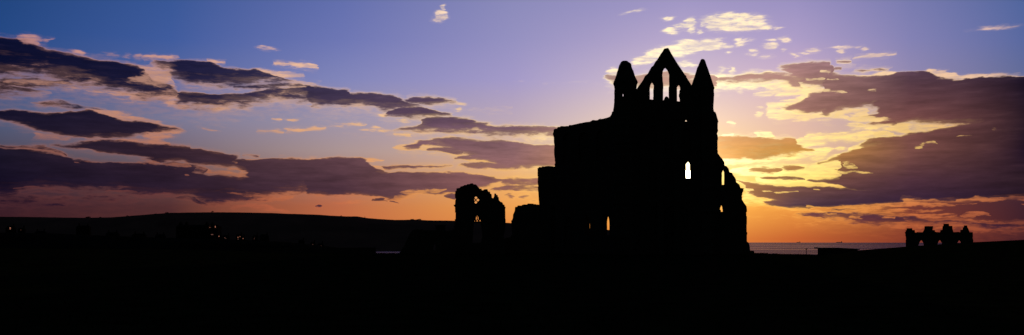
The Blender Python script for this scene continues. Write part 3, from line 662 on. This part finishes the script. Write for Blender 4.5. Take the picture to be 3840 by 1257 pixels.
# ------------------------------------------------------------------ traceried window fragment, left of the abbey
wf = thing('window_ruin', 'tall jagged ruin fragment with a small traceried window high above an open archway', 'ruin', at(1800, 955, 118), z0=True)
WP = Plane(1800, 118)
wo_ = [(160, 1100), (158, 760), (152, 690), (160, 600), (163, 450), (161, 405), (152, 402), (142, 381), (162, 378), (166, 200), (180, 194), (182, 164), (228, 156), (232, 142), (272, 130), (285, 120), (318, 118), (322, 108), (360, 106), (366, 98), (400, 97), (404, 110), (440, 112), (455, 130), (475, 155), (492, 172), (498, 168), (512, 167), (516, 188), (530, 190), (548, 176), (590, 174), (594, 192), (604, 208), (624, 210), (630, 236), (644, 238), (650, 290), (668, 292), (680, 262), (682, 232), (702, 231), (708, 250), (724, 252), (728, 276), (738, 280), (742, 320), (762, 340), (786, 348), (800, 378), (814, 380), (818, 404), (830, 410), (830, 600), (826, 650), (820, 700), (818, 1100)]
def lobes(cx, cy, r, k=4, a0=0):
    pts = []
    for i in range(k):
        a = a0+i*2*math.pi/k
        for b in (-.9, -.35, .35, .9): pts.append((cx+r*.5*math.cos(a)+r*.55*math.cos(a+b*1.2), cy+r*.5*math.sin(a)+r*.55*math.sin(a+b*1.2)))
    return pts
w_holes = [(lobes(438, 286, 18), A3), (lobes(463, 316, 19), A3), (lobes(437, 346, 18), A3), ([(417, 306), (424, 304), (430, 315), (424, 327), (417, 324)], A3),
  ([(455, 522), (460, 528), (455, 536), (450, 528)], A3), ([(446, 532), (449, 545), (449, 572), (440, 582), (438, 560), (440, 540)], A3), ([(465, 532), (470, 545), (472, 580), (463, 572), (461, 545)], A3),
  ([(455, 580), (470, 600), (440, 600)], A3), ([(419, 588), (425, 590), (426, 600), (416, 600)], A3), ([(491, 576), (497, 582), (499, 600), (485, 600)], A3),
  ([(412, 608), (498, 608), (502, 640), (514, 700), (520, 760), (522, 800), (512, 850), (505, 880), (392, 885), (396, 800), (404, 720), (408, 660)], A3)]
wall('window_wall', WP, wo_, A3, .9, wf, w_holes, (), 21, .04, .008)
g = G(); 
for (xa, ya), (xb, yb) in (((412, 604), (500, 604)),):
    a, b = WP.tz(*A3(xa, ya)), WP.tz(*A3(xb, yb)); v = [WP.P(t_, z_, o_) for o_ in (-.05, .2) for t_, z_ in ((a[0], a[1]-.09), (b[0], b[1]-.09), (b[0], b[1]+.06), (a[0], a[1]+.06))]
    g.add(v, [[0, 1, 2, 3], [4, 7, 6, 5], [0, 4, 5, 1], [1, 5, 6, 2], [2, 6, 7, 3], [3, 7, 4, 0]])
g.obj('transom', STONE, wf)

# low walls
rw = thing('ruined_wall', 'low ruined wall with a sloping end and one square stone stub on top', 'wall', at(1600, 955, 114), z0=True)
RP = Plane(1600, 114)
wall('wall_body', RP, [(1030, 830), (1045, 665), (1062, 636), (1080, 612), (1108, 570), (1120, 540), (1150, 478), (1168, 440), (1186, 400), (1208, 378), (1226, 362), (1290, 352), (1350, 349), (1358, 361), (1440, 364), (1526, 367), (1580, 368), (1646, 368), (1745, 366), (1762, 350), (1790, 350), (1800, 830)], A4, 1.0, rw, [([(1500, 560), (1515, 540), (1522, 560), (1520, 625), (1492, 625)], A4)], (), 31, .05)
g = G(); RP2 = Plane(1600, 114.2)
slab(g, RP2, poly(RP2, [(1524, 380), (1524, 312), (1512, 310), (1516, 300), (1560, 294), (1620, 293), (1662, 298), (1656, 312), (1647, 316), (1646, 380)], A4), [], -.1, .75); g.obj('stone_stub', STONE, rw)
lr = thing('rubble_bank', 'low broken rubble wall joining the traceried fragment to the abbey', 'wall', at(1890, 955, 120), z0=True)
wall('rubble_wall', Plane(1890, 121), [(795, 850), (815, 822), (840, 815), (870, 812), (905, 800), (925, 790), (950, 700), (1010, 700), (1010, 1080), (380, 1080), (385, 900), (420, 893), (500, 896), (560, 893), (640, 880), (720, 870)], A3, 1.2, lr, (), (), 33, .07)
bw = thing('boundary_wall', 'long low boundary wall on the left ending square above the harbour gap', 'wall', at(1200, 955, 105), z0=True)
wall('wall_body', Plane(1200, 105), [(960, 1000), (962, 936), (1060, 933), (1180, 931), (1285, 931), (1408, 930), (1410, 934), (1411, 1000)], ident, .45, bw, (), (), 35, .02)
g = G(); BP = Plane(1200, 105)
slab(g, BP, poly(BP, [(960, 936.5), (960, 933.5), (1100, 930.5), (1409, 928.6), (1412, 931.4)], ident)[::1], [], -.08, .53); g.obj('coping', STONE, bw)

# ------------------------------------------------------------------ arcade remnant on the right
ar = thing('arcade_ruin', 'low arcade remnant with three pointed arches and four stepped pier tops', 'ruin', at(3522, 930, 110), z0=True)
ARP = Plane(3522, 110)
body = [(606, 700), (606, 600), (598, 470), (603, 455), (600, 415), (594, 400), (594, 372), (584, 350), (600, 346), (840, 350), (1000, 347), (1300, 348), (1563, 349), (1566, 400), (1562, 430), (1572, 470), (1568, 490), (1580, 510), (1580, 700)]
wall('arcade_wall', ARP, body, A6, .8, ar, [([(770, 640), (778, 545), (800, 490), (812, 472), (824, 464), (836, 478), (850, 500), (862, 545), (868, 640)], A6), ([(1045, 620), (1055, 525), (1068, 490), (1080, 470), (1092, 463), (1104, 480), (1116, 500), (1126, 525), (1132, 620)], A6), ([(1325, 600), (1338, 510), (1354, 482), (1370, 464), (1386, 484), (1394, 510), (1400, 600)], A6)], (), 41, .03, .015)
for k, pts in enumerate(([(598, 360), (597, 322), (611, 320), (613, 292), (690, 292), (693, 318), (727, 318), (732, 360)],
                         [(832, 360), (845, 345), (858, 322), (868, 300), (870, 263), (992, 262), (990, 288), (984, 318), (1018, 320), (1024, 360)],
                         [(1092, 360), (1098, 318), (1125, 316), (1130, 260), (1142, 257), (1142, 227), (1220, 227), (1224, 258), (1270, 258), (1272, 300), (1284, 345), (1296, 360)],
                         [(1384, 360), (1386, 315), (1420, 314), (1422, 278), (1436, 277), (1438, 252), (1482, 252), (1486, 278), (1500, 300), (1516, 345), (1522, 360)])):
    p2 = Plane(3522, 110); p2.d -= .1; p2.p = p2.p - p2.n*.1
    o = wall('pier_top', p2, pts, A6, .95, ar, (), (), 50+k, .02)
    o['label'] = ('pier top of two blocks at the seaward end', 'broad flat pier top', 'tallest stepped pier top', 'narrow leaning pier top')[k]

# ------------------------------------------------------------------ shed, post, ships, bird
sh = thing('shed', 'low flat roofed shed half hidden behind the grassy brow', 'shed', at(3140, 955, 170), z0=True)
SP = Plane(3140, 170)
g = G(); slab(g, SP, poly(SP, [(1572, 560), (1572, 300), (1880, 306), (2215, 330), (2215, 560)], A5), [], 0, 4.2); g.obj('shed_wall', WOOD, sh)
g = G(); slab(g, SP, poly(SP, [(1518, 308), (1514, 297), (1520, 291), (1560, 293), (1600, 297), (1880, 297), (2250, 317), (2250, 328), (2215, 333), (1880, 314), (1570, 310)], A5)[::-1], [], -.5, 4.7); g.obj('roof', METAL, sh)
po = thing('marker_post', 'short slim post with a flared cone top standing in the grass before the sea', 'post', at(3023.5, 958, 108)); 
pb = at(3023.5, 962, 108); pt = at(3023.5, 936, 108); ph = at(3023.5, 931.5, 108)
def ringc(c, r, n=10): return [c+Vector((r*math.cos(2*math.pi*i/n), r*math.sin(2*math.pi*i/n), 0)) for i in range(n)]
g = G(); g.loft([ringc(pb, .045), ringc(pt, .038)]); g.obj('pole', METAL, po)
g = G(); g.loft([ringc(pt-Vector((0, 0, .05)), .04), ringc(pt+Vector((0, 0, .04)), .1), ringc(ph-Vector((0, 0, .02)), .115), ringc(ph, .1)]); g.obj('post_head', METAL, po)

SEA = -62.0
def ship(x, Lp, Y, label, bridge):
    c = at(x, HY, Y); c.z = SEA; s = thing('cargo_ship', label, 'ship', c, 'ships on the horizon'); Lm = Lp/FS*Y
    g = G(); rings = []
    for u, w in ((-.5, .6), (-.46, 1), (.3, 1), (.44, .7), (.5, .08)):
        rings.append([c+Vector((u*Lm, w*Lm*.07*q, z+(2*max(0, u-.3)/.2 if z > 0 else 0))) for q, z in ((-1, 9), (-.8, -3), (.8, -3), (1, 9))])
    g.loft(rings); g.obj('hull', HULL, s)
    g = G(); bx = -.4 if bridge < 0 else .36
    g.box((c.x+bx*Lm, c.y, 19+SEA), (Lm*.11, Lm*.11, 20)); g.box((c.x+bx*Lm, c.y, 31+SEA), (Lm*.07, Lm*.13, 5)); g.obj('bridge', HULL, s)
    g = G(); g.box((c.x+(bx-.04)*Lm, c.y, 36+SEA), (4, 4, 14)); g.obj('funnel', HULL, s)
    g = G()
    for u in (-.25, -.08, .1): g.box((c.x+u*Lm*(1 if bridge > 0 else -1), c.y, 12+SEA), (Lm*.12, Lm*.1, 7))
    g.obj('hatch_covers', HULL, s)
ship(2994, 15, 26500, 'distant cargo ship nearer the abbey, its bridge at the right end', 1)
ship(3147, 24, 27500, 'longer fainter cargo ship further right on the sea horizon', 1)

h = OB.hit(*A2(527, 184)) + OB.n*.4
bd_ = G(); rings = []
for u, z, r in ((-.17, .075, .012), (-.12, .085, .03), (-.04, .1, .055), (.03, .12, .058), (.075, .15, .042), (.09, .185, .034), (.105, .205, .03), (.13, .21, .018), (.165, .205, .004)):
    rings.append([h+Vector((u, r*math.cos(a)*.9, z+r*math.sin(a))) for a in [2*math.pi*k/8 for k in range(8)]])
bd_.loft(rings)
for s in (-1, 1): bd_.box((h.x+.01, h.y+s*.02, h.z+.03), (.008, .008, .09))
tag(bd_.obj('bird', FEATHER), 'small bird perched on top of the sloping choir wall', 'bird')

# ------------------------------------------------------------------ terrain
def interp(P, x):
    if x <= P[0][0]: return P[0][1]
    for (a, b), (c, d) in zip(P, P[1:]):
        if x <= c: return b+(d-b)*(x-a)/(c-a)
    return P[-1][1]
def smooth(t): t = max(0, min(1, t)); return t*t*(3-2*t)
EDGE = [(-900, 925), (0, 932), (600, 936), (1040, 944), (1300, 949), (1410, 950.5), (1510, 951), (1560, 954), (2700, 956), (2815, 953.5), (2900, 954), (3000, 956), (3060, 957.5), (3150, 955), (3180, 944), (3240, 938.5), (3394, 926), (3520, 917), (3651, 909), (3840, 900), (4600, 880)]
def zg(azr, r):
    x = 1920+FS*math.tan(max(-1.2, min(1.2, azr))); c = math.cos(azr)
    re = 112.0; ze = EYE+(HY-interp(EDGE, x))/FS*re*c if abs(azr) < 1.1 else 0
    z = ze*smooth((r-25)/(re-25))
    flat = 150 if 1500 < x < 2830 else 116
    if r > re:
        z = ze
        if r > flat: z -= (r-flat)*.05
        if r > 260: z -= (r-260)*.6
    z += .05*mn.noise(Vector((math.sin(azr)*r*.25, math.cos(azr)*r*.25, 0)))*min(1, r/20) * (1 if r < 100 else .25)
    return max(z, -75)
rs = [0.01, 1, 2, 4, 6, 9, 13, 18, 24, 31, 39, 48, 58, 69, 80, 90, 98, 104, 108, 110, 112, 114, 117, 122, 130, 140, 150, 158, 170, 190, 220, 259, 275, 300, 340, 400]
AZ = []; a = -math.pi
while a < math.pi: AZ.append(a); a += R(.25) if abs(a) < R(40) else R(4)
v, f = [], []
for r in rs:
    for a in AZ: v.append((r*math.sin(a), r*math.cos(a), zg(a, r)))
n = len(AZ)
for k in range(len(rs)-1):
    for i in range(n): j = (i+1) % n; f.append([k*n+i, k*n+j, (k+1)*n+j, (k+1)*n+i])
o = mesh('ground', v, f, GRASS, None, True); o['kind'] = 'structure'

def sectorland(name, x0, x1, dx_, rlist, fn, m, kind='structure'):
    xs = []; x = x0
    while x <= x1: xs.append(x); x += dx_
    v, f = [], []
    for r in rlist:
        for x in xs:
            p = at(x, HY, r); v.append((p.x, p.y, fn(x, r)))
    n = len(xs)
    for k in range(len(rlist)-1):
        for i in range(n-1): f.append([k*n+i, k*n+i+1, (k+1)*n+i+1, (k+1)*n+i])
    o = mesh(name, v, f, m, None, True); o['kind'] = kind; return o
TOWN = [(-900, 868), (0, 872), (200, 876), (400, 884), (600, 892), (800, 897), (950, 902), (1060, 908), (1130, 914), (1200, 922), (1260, 930), (1330, 945), (1420, 962)]
def ztown(x, r):
    zt = EYE+(HY-interp(TOWN, x))/FS*900
    if r < 900: q = smooth((r-480)/420)
    else: q = 1-smooth((r-1000)/600)
    return SEA-4+(zt-SEA+4)*q + mn.noise(Vector((x*.05, r*.01, 3)))*.7
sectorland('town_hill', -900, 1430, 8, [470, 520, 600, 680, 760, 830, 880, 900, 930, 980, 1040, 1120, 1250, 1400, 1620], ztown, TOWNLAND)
HILL = [(-900, 812), (0, 813), (110, 814), (290, 817), (340, 817), (420, 815.5), (500, 809), (600, 801.5), (640, 798.5), (700, 797.5), (800, 796.5), (900, 797), (1000, 799), (1100, 802.5), (1200, 806), (1240, 809), (1300, 812), (1340, 812), (1380, 818.5), (1480, 825.5), (1535, 824), (1560, 824), (1600, 826.5), (1700, 828), (1800, 831), (1906, 836), (2050, 846), (2280, 862), (2400, 876), (2550, 892), (2700, 908), (2760, 925)]
def zhill(x, r):
    zt = EYE+(HY-interp(HILL, x))/FS*6600
    zt += (mn.noise(Vector((x*.02, 0, 1)))*1.2 + mn.noise(Vector((x*.09, 0, 5)))*1.0)*(6600/FS)*.5
    if r <= 6600: q = smooth((r-5000)/1600)**.8
    else: q = 1-smooth((r-6800)/2500)
    z = SEA-8+(zt-SEA+8)*q
    if r not in (6600, 6700): z += mn.noise(Vector((x*.012, r*.0015, 9)))*9*(1 if r < 6400 else 0)*q
    return z
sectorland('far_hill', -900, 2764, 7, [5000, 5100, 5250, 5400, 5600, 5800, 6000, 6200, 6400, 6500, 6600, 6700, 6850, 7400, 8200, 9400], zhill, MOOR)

# sea
rr = [300, 600, 1200, 2500, 5000, 9000, 15000, 22000, 28540]
v, f = [], []; n = 144
v.append((0, 0, SEA))
for r in rr:
    for i in range(n): a = 2*math.pi*i/n; v.append((r*math.sin(a), r*math.cos(a), SEA))
for i in range(n): f.append([0, 1+i, 1+(i+1) % n])
for k in range(len(rr)-1):
    for i in range(n): j = (i+1) % n; f.append([1+k*n+i, 1+k*n+j, 1+(k+1)*n+j, 1+(k+1)*n+i])
SEAM = bpy.data.materials.new('sea_water'); SEAM.use_nodes = True; t = SEAM.node_tree; t.nodes.clear()
gm = t.nodes.new('ShaderNodeNewGeometry'); mp = t.nodes.new('ShaderNodeMapping'); mp.inputs[3].default_value = (.00012, .0006, 1); t.links.new(gm.outputs['Position'], mp.inputs[0])
nz = t.nodes.new('ShaderNodeTexNoise'); nz.inputs['Scale'].default_value = 3.0; nz.inputs['Detail'].default_value = 9; nz.inputs['Roughness'].default_value = .66; t.links.new(mp.outputs[0], nz.inputs[0])
cr = t.nodes.new('ShaderNodeValToRGB'); cr.color_ramp.elements[0].position = .36; cr.color_ramp.elements[0].color = (.14, .09, .095, 1); cr.color_ramp.elements[1].position = .64; cr.color_ramp.elements[1].color = (.42, .29, .30, 1)
mr = t.nodes.new('ShaderNodeMapRange'); mr.inputs[1].default_value = .35; mr.inputs[2].default_value = .65; mr.inputs[3].default_value = .35; mr.inputs[4].default_value = .18
gl = t.nodes.new('ShaderNodeBsdfGlossy'); df = t.nodes.new('ShaderNodeBsdfDiffuse'); df.inputs[0].default_value = (.01, .012, .03, 1); ms = t.nodes.new('ShaderNodeAddShader'); ou = t.nodes.new('ShaderNodeOutputMaterial')
t.links.new(nz.outputs[0], cr.inputs[0]); t.links.new(nz.outputs[0], mr.inputs[0]); t.links.new(cr.outputs[0], gl.inputs[0]); t.links.new(mr.outputs[0], gl.inputs['Roughness'])
t.links.new(gl.outputs[0], ms.inputs[0]); t.links.new(df.outputs[0], ms.inputs[1]); t.links.new(ms.outputs[0], ou.inputs[0])
o = mesh('sea', v, f, SEAM); o['kind'] = 'structure'

# ------------------------------------------------------------------ trees on the far ridge
def tree(x, ytop, wpx, Y, label, group='trees along the far ridge', kind='round'):
    yb = interp(HILL, x)+1.5; base = at(x, yb, Y); top = at(x, ytop, Y); H = top.z-base.z; W = wpx/FS*Y
    t_ = thing('conifer_tree' if kind == 'cone' else 'ridge_tree', label, 'tree', base, group)
    rnd = random.Random(int(x)); g = G()
    g.loft([ringc(base-Vector((0, 0, 3)), W*.05, 6), ringc(base+Vector((0, 0, H*.35)), W*.035, 6), ringc(base+Vector((W*.03, 0, H*.7)), W*.015, 6)]); g.obj('trunk', BARK, t_)
    g = G()
    for k in range(260):
        if kind == 'cone':
            u = rnd.random()**1.4; z = .12+.88*u; rad = W/2*(1-u)*rnd.uniform(.3, 1.05); a = rnd.uniform(0, 6.28); p = base+Vector((rad*math.cos(a), rad*math.sin(a), z*H))
        else:
            c0 = rnd.choice(((0, .68, .42), (-.26, .56, .3), (.27, .6, .3), (.1, .8, .25), (-.12, .45, .3)))
            d = Vector((rnd.gauss(0, 1), rnd.gauss(0, 1), rnd.gauss(0, 1))).normalized()*rnd.random()**.4
            p = base+Vector(((c0[0]+d.x*c0[2])*W, d.y*c0[2]*W, (c0[1]+d.z*c0[2]*.75)*H))
        s_ = W*.07*rnd.uniform(.6, 1.4); q = [p+Vector((rnd.uniform(-s_, s_), rnd.uniform(-s_, s_), rnd.uniform(-s_, s_))) for _ in range(3)]
        g.add(q, [[0, 1, 2]])
    g.obj('crown', LEAF, t_)
for x, y, w, lb, kd in ((796.5, 791, 11, 'lone small tree standing clear on the top of the far ridge', 'round'), (625.5, 796, 15, 'broad round tree on the rising part of the far ridge', 'round'), (330, 813, 22, 'widest tree clump where the far ridge dips lowest', 'round'),
                      (376, 814, 10, 'small low tree just right of the wide clump on the ridge', 'round'), (477, 808, 9, 'small tree alone at the foot of the rising ridge', 'round'), (584, 801, 9, 'small tree just left of the broad round ridge tree', 'round'),
                      (1368, 811, 6, 'thin pointed tree on the ridge above the harbour gap', 'cone'), (1279, 808, 7, 'small tree on the hump left of the pointed tree', 'round'), (1545, 821.5, 14, 'left tree of the pair on the low mound behind the ruined wall', 'round'), (1572, 821.5, 17, 'right tree of the pair on the low mound behind the ruined wall', 'round')):
    tree(x, y, w, 6620, lb, kind=kd)

# ------------------------------------------------------------------ town across the harbour
def house(x, ybase, wpx, eaves, ridge, Y, label, wins=(), name='town_house', cat='house', chim=1, gables=()):
    """outline in photograph pixels; wins: (x, y, w, h, bright)"""
    base = at(x, ybase, Y); s = Y/FS; W = wpx*s; He = (ybase-eaves)*s; Hr = (ybase-ridge)*s; Dp = W*.28
    t_ = thing(name, label, cat, base, 'houses of the town across the harbour' if name == 'town_house' else None)
    g = G(); g.box((base.x, base.y+Dp/2, base.z+He/2-2), (W, Dp, He+4)); wl = g.obj('wall', HOUSE, t_)
    g = G(); e = .4; bz = base.z+He
    v = [(base.x-W/2-e, base.y-e, bz), (base.x+W/2+e, base.y-e, bz), (base.x+W/2+e, base.y+Dp+e, bz), (base.x-W/2-e, base.y+Dp+e, bz), (base.x-W/2+1.2, base.y+Dp/2, base.z+Hr), (base.x+W/2-1.2, base.y+Dp/2, base.z+Hr)]
    g.add(v, [[0, 1, 5, 4], [2, 3, 4, 5], [0, 4, 3], [1, 2, 5], [0, 3, 2, 1]]); rf = g.obj('roof', SLATE, t_)
    for k in range(chim):
        g = G(); cx = base.x + (W*.32 if k == 0 else -W*.32); g.box((cx, base.y+Dp*.5, base.z+Hr+.5), (1.0, .8, 2.6)); g.box((cx, base.y+Dp*.5, base.z+Hr+2.0), (.7, .5, .5)); g.obj('chimney', HOUSE, rf)
    for gx, gy, gw in gables:                       # gabled bays rising to a point
        c = at(gx, HY, Y); zt = at(gx, gy, Y).z; w = gw*s; g = G(); z1 = base.z+He*.97; y0 = base.y-1.2
        g.box((c.x, y0+1.5, (base.z-2+z1)/2), (w, 3, z1-base.z+2)); g.obj('gabled_bay', HOUSE, t_)
        g = G(); v = [(c.x-w/2-.3, y0-.3, z1), (c.x+w/2+.3, y0-.3, z1), (c.x, y0-.3, zt), (c.x-w/2-.3, y0+4, z1), (c.x+w/2+.3, y0+4, z1), (c.x, y0+4, zt)]
        g.add(v, [[0, 1, 2], [5, 4, 3], [0, 2, 5, 3], [1, 4, 5, 2], [0, 3, 4, 1]]); g.obj('gable_roof', SLATE, t_)
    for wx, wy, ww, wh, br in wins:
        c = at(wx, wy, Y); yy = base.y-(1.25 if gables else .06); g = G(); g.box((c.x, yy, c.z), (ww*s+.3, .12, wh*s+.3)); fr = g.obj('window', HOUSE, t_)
        g = G(); g.box((c.x, yy-.08, c.z), (ww*s, .06, wh*s)); g.obj('pane', GLOW if br == 2 else DIMW if br == 1 else GLASS, fr)
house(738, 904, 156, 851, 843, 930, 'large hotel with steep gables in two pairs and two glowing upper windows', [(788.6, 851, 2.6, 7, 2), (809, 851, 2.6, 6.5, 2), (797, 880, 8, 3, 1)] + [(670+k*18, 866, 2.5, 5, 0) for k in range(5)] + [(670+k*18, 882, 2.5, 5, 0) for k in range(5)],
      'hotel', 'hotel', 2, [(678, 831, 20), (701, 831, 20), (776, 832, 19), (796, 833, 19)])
house(38, 872, 34, 857, 848, 900, 'town house at the far left edge with one large orange glowing window', [(38.5, 856.5, 4.5, 7, 2), (48, 862, 2, 3, 0)])
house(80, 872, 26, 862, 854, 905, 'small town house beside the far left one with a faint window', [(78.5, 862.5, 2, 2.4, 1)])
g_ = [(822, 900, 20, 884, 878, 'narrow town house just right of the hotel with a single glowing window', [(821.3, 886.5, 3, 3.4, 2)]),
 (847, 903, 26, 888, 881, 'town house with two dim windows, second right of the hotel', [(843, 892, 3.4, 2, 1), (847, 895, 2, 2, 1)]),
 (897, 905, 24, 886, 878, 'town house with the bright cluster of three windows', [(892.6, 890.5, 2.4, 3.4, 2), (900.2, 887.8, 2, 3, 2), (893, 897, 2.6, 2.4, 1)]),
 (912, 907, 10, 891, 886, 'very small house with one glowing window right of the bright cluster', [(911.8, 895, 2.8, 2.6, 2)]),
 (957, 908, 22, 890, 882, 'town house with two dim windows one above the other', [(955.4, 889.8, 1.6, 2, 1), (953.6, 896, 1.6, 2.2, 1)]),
 (990, 910, 34, 888, 879, 'wide dark unlit house with the highest roof right of the bright cluster', []),
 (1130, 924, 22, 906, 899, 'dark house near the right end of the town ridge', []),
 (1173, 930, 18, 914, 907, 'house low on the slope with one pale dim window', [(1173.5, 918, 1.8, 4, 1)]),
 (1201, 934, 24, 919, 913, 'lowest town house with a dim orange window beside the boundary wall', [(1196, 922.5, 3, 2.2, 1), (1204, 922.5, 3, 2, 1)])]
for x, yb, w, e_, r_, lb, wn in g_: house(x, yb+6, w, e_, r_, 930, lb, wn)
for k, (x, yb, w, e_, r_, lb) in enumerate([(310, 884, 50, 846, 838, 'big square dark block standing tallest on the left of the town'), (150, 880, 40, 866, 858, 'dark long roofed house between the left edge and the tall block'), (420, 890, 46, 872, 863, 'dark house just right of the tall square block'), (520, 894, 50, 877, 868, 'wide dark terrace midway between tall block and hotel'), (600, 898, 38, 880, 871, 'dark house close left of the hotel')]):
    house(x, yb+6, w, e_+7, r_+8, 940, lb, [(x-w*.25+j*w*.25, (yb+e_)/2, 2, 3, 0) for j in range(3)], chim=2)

# ------------------------------------------------------------------ grass along the brow and over the lawn
rnd = random.Random(4); g = G()
def blade(x, r, h):
    az_ = math.atan((x-1920)/FS); p = Vector((r*math.sin(az_), r*math.cos(az_), zg(az_, r)-.03)); w = rnd.uniform(.008, .03)
    t_ = Vector((math.cos(az_), -math.sin(az_), 0)); l = t_*rnd.gauss(0, .3)*h
    g.add([p-t_*w, p+t_*w, p+l+Vector((0, 0, h))], [[0, 1, 2]])
for k in range(5200):
    x = rnd.uniform(2790, 3080); c = .5+.5*mn.noise(Vector((x*.045, 0, 0))); blade(x, rnd.uniform(107, 115), rnd.uniform(.03, .12)*(.5+c) + (.16*rnd.random() if 2830 < x < 2880 else 0) + (.1*rnd.random() if 2895 < x < 2915 else 0))
for k in range(1600): blade(rnd.uniform(1405, 1560), rnd.uniform(107, 114), rnd.uniform(.03, .13))
for k in range(2500): blade(rnd.uniform(3160, 3840), rnd.uniform(108, 115), rnd.uniform(.02, .07))
for k in range(14000): blade(rnd.uniform(-100, 3940), 8*math.exp(rnd.random()*2.5), rnd.uniform(.03, .12))
o = g.obj('grass', GRASS); o['kind'] = 'stuff'
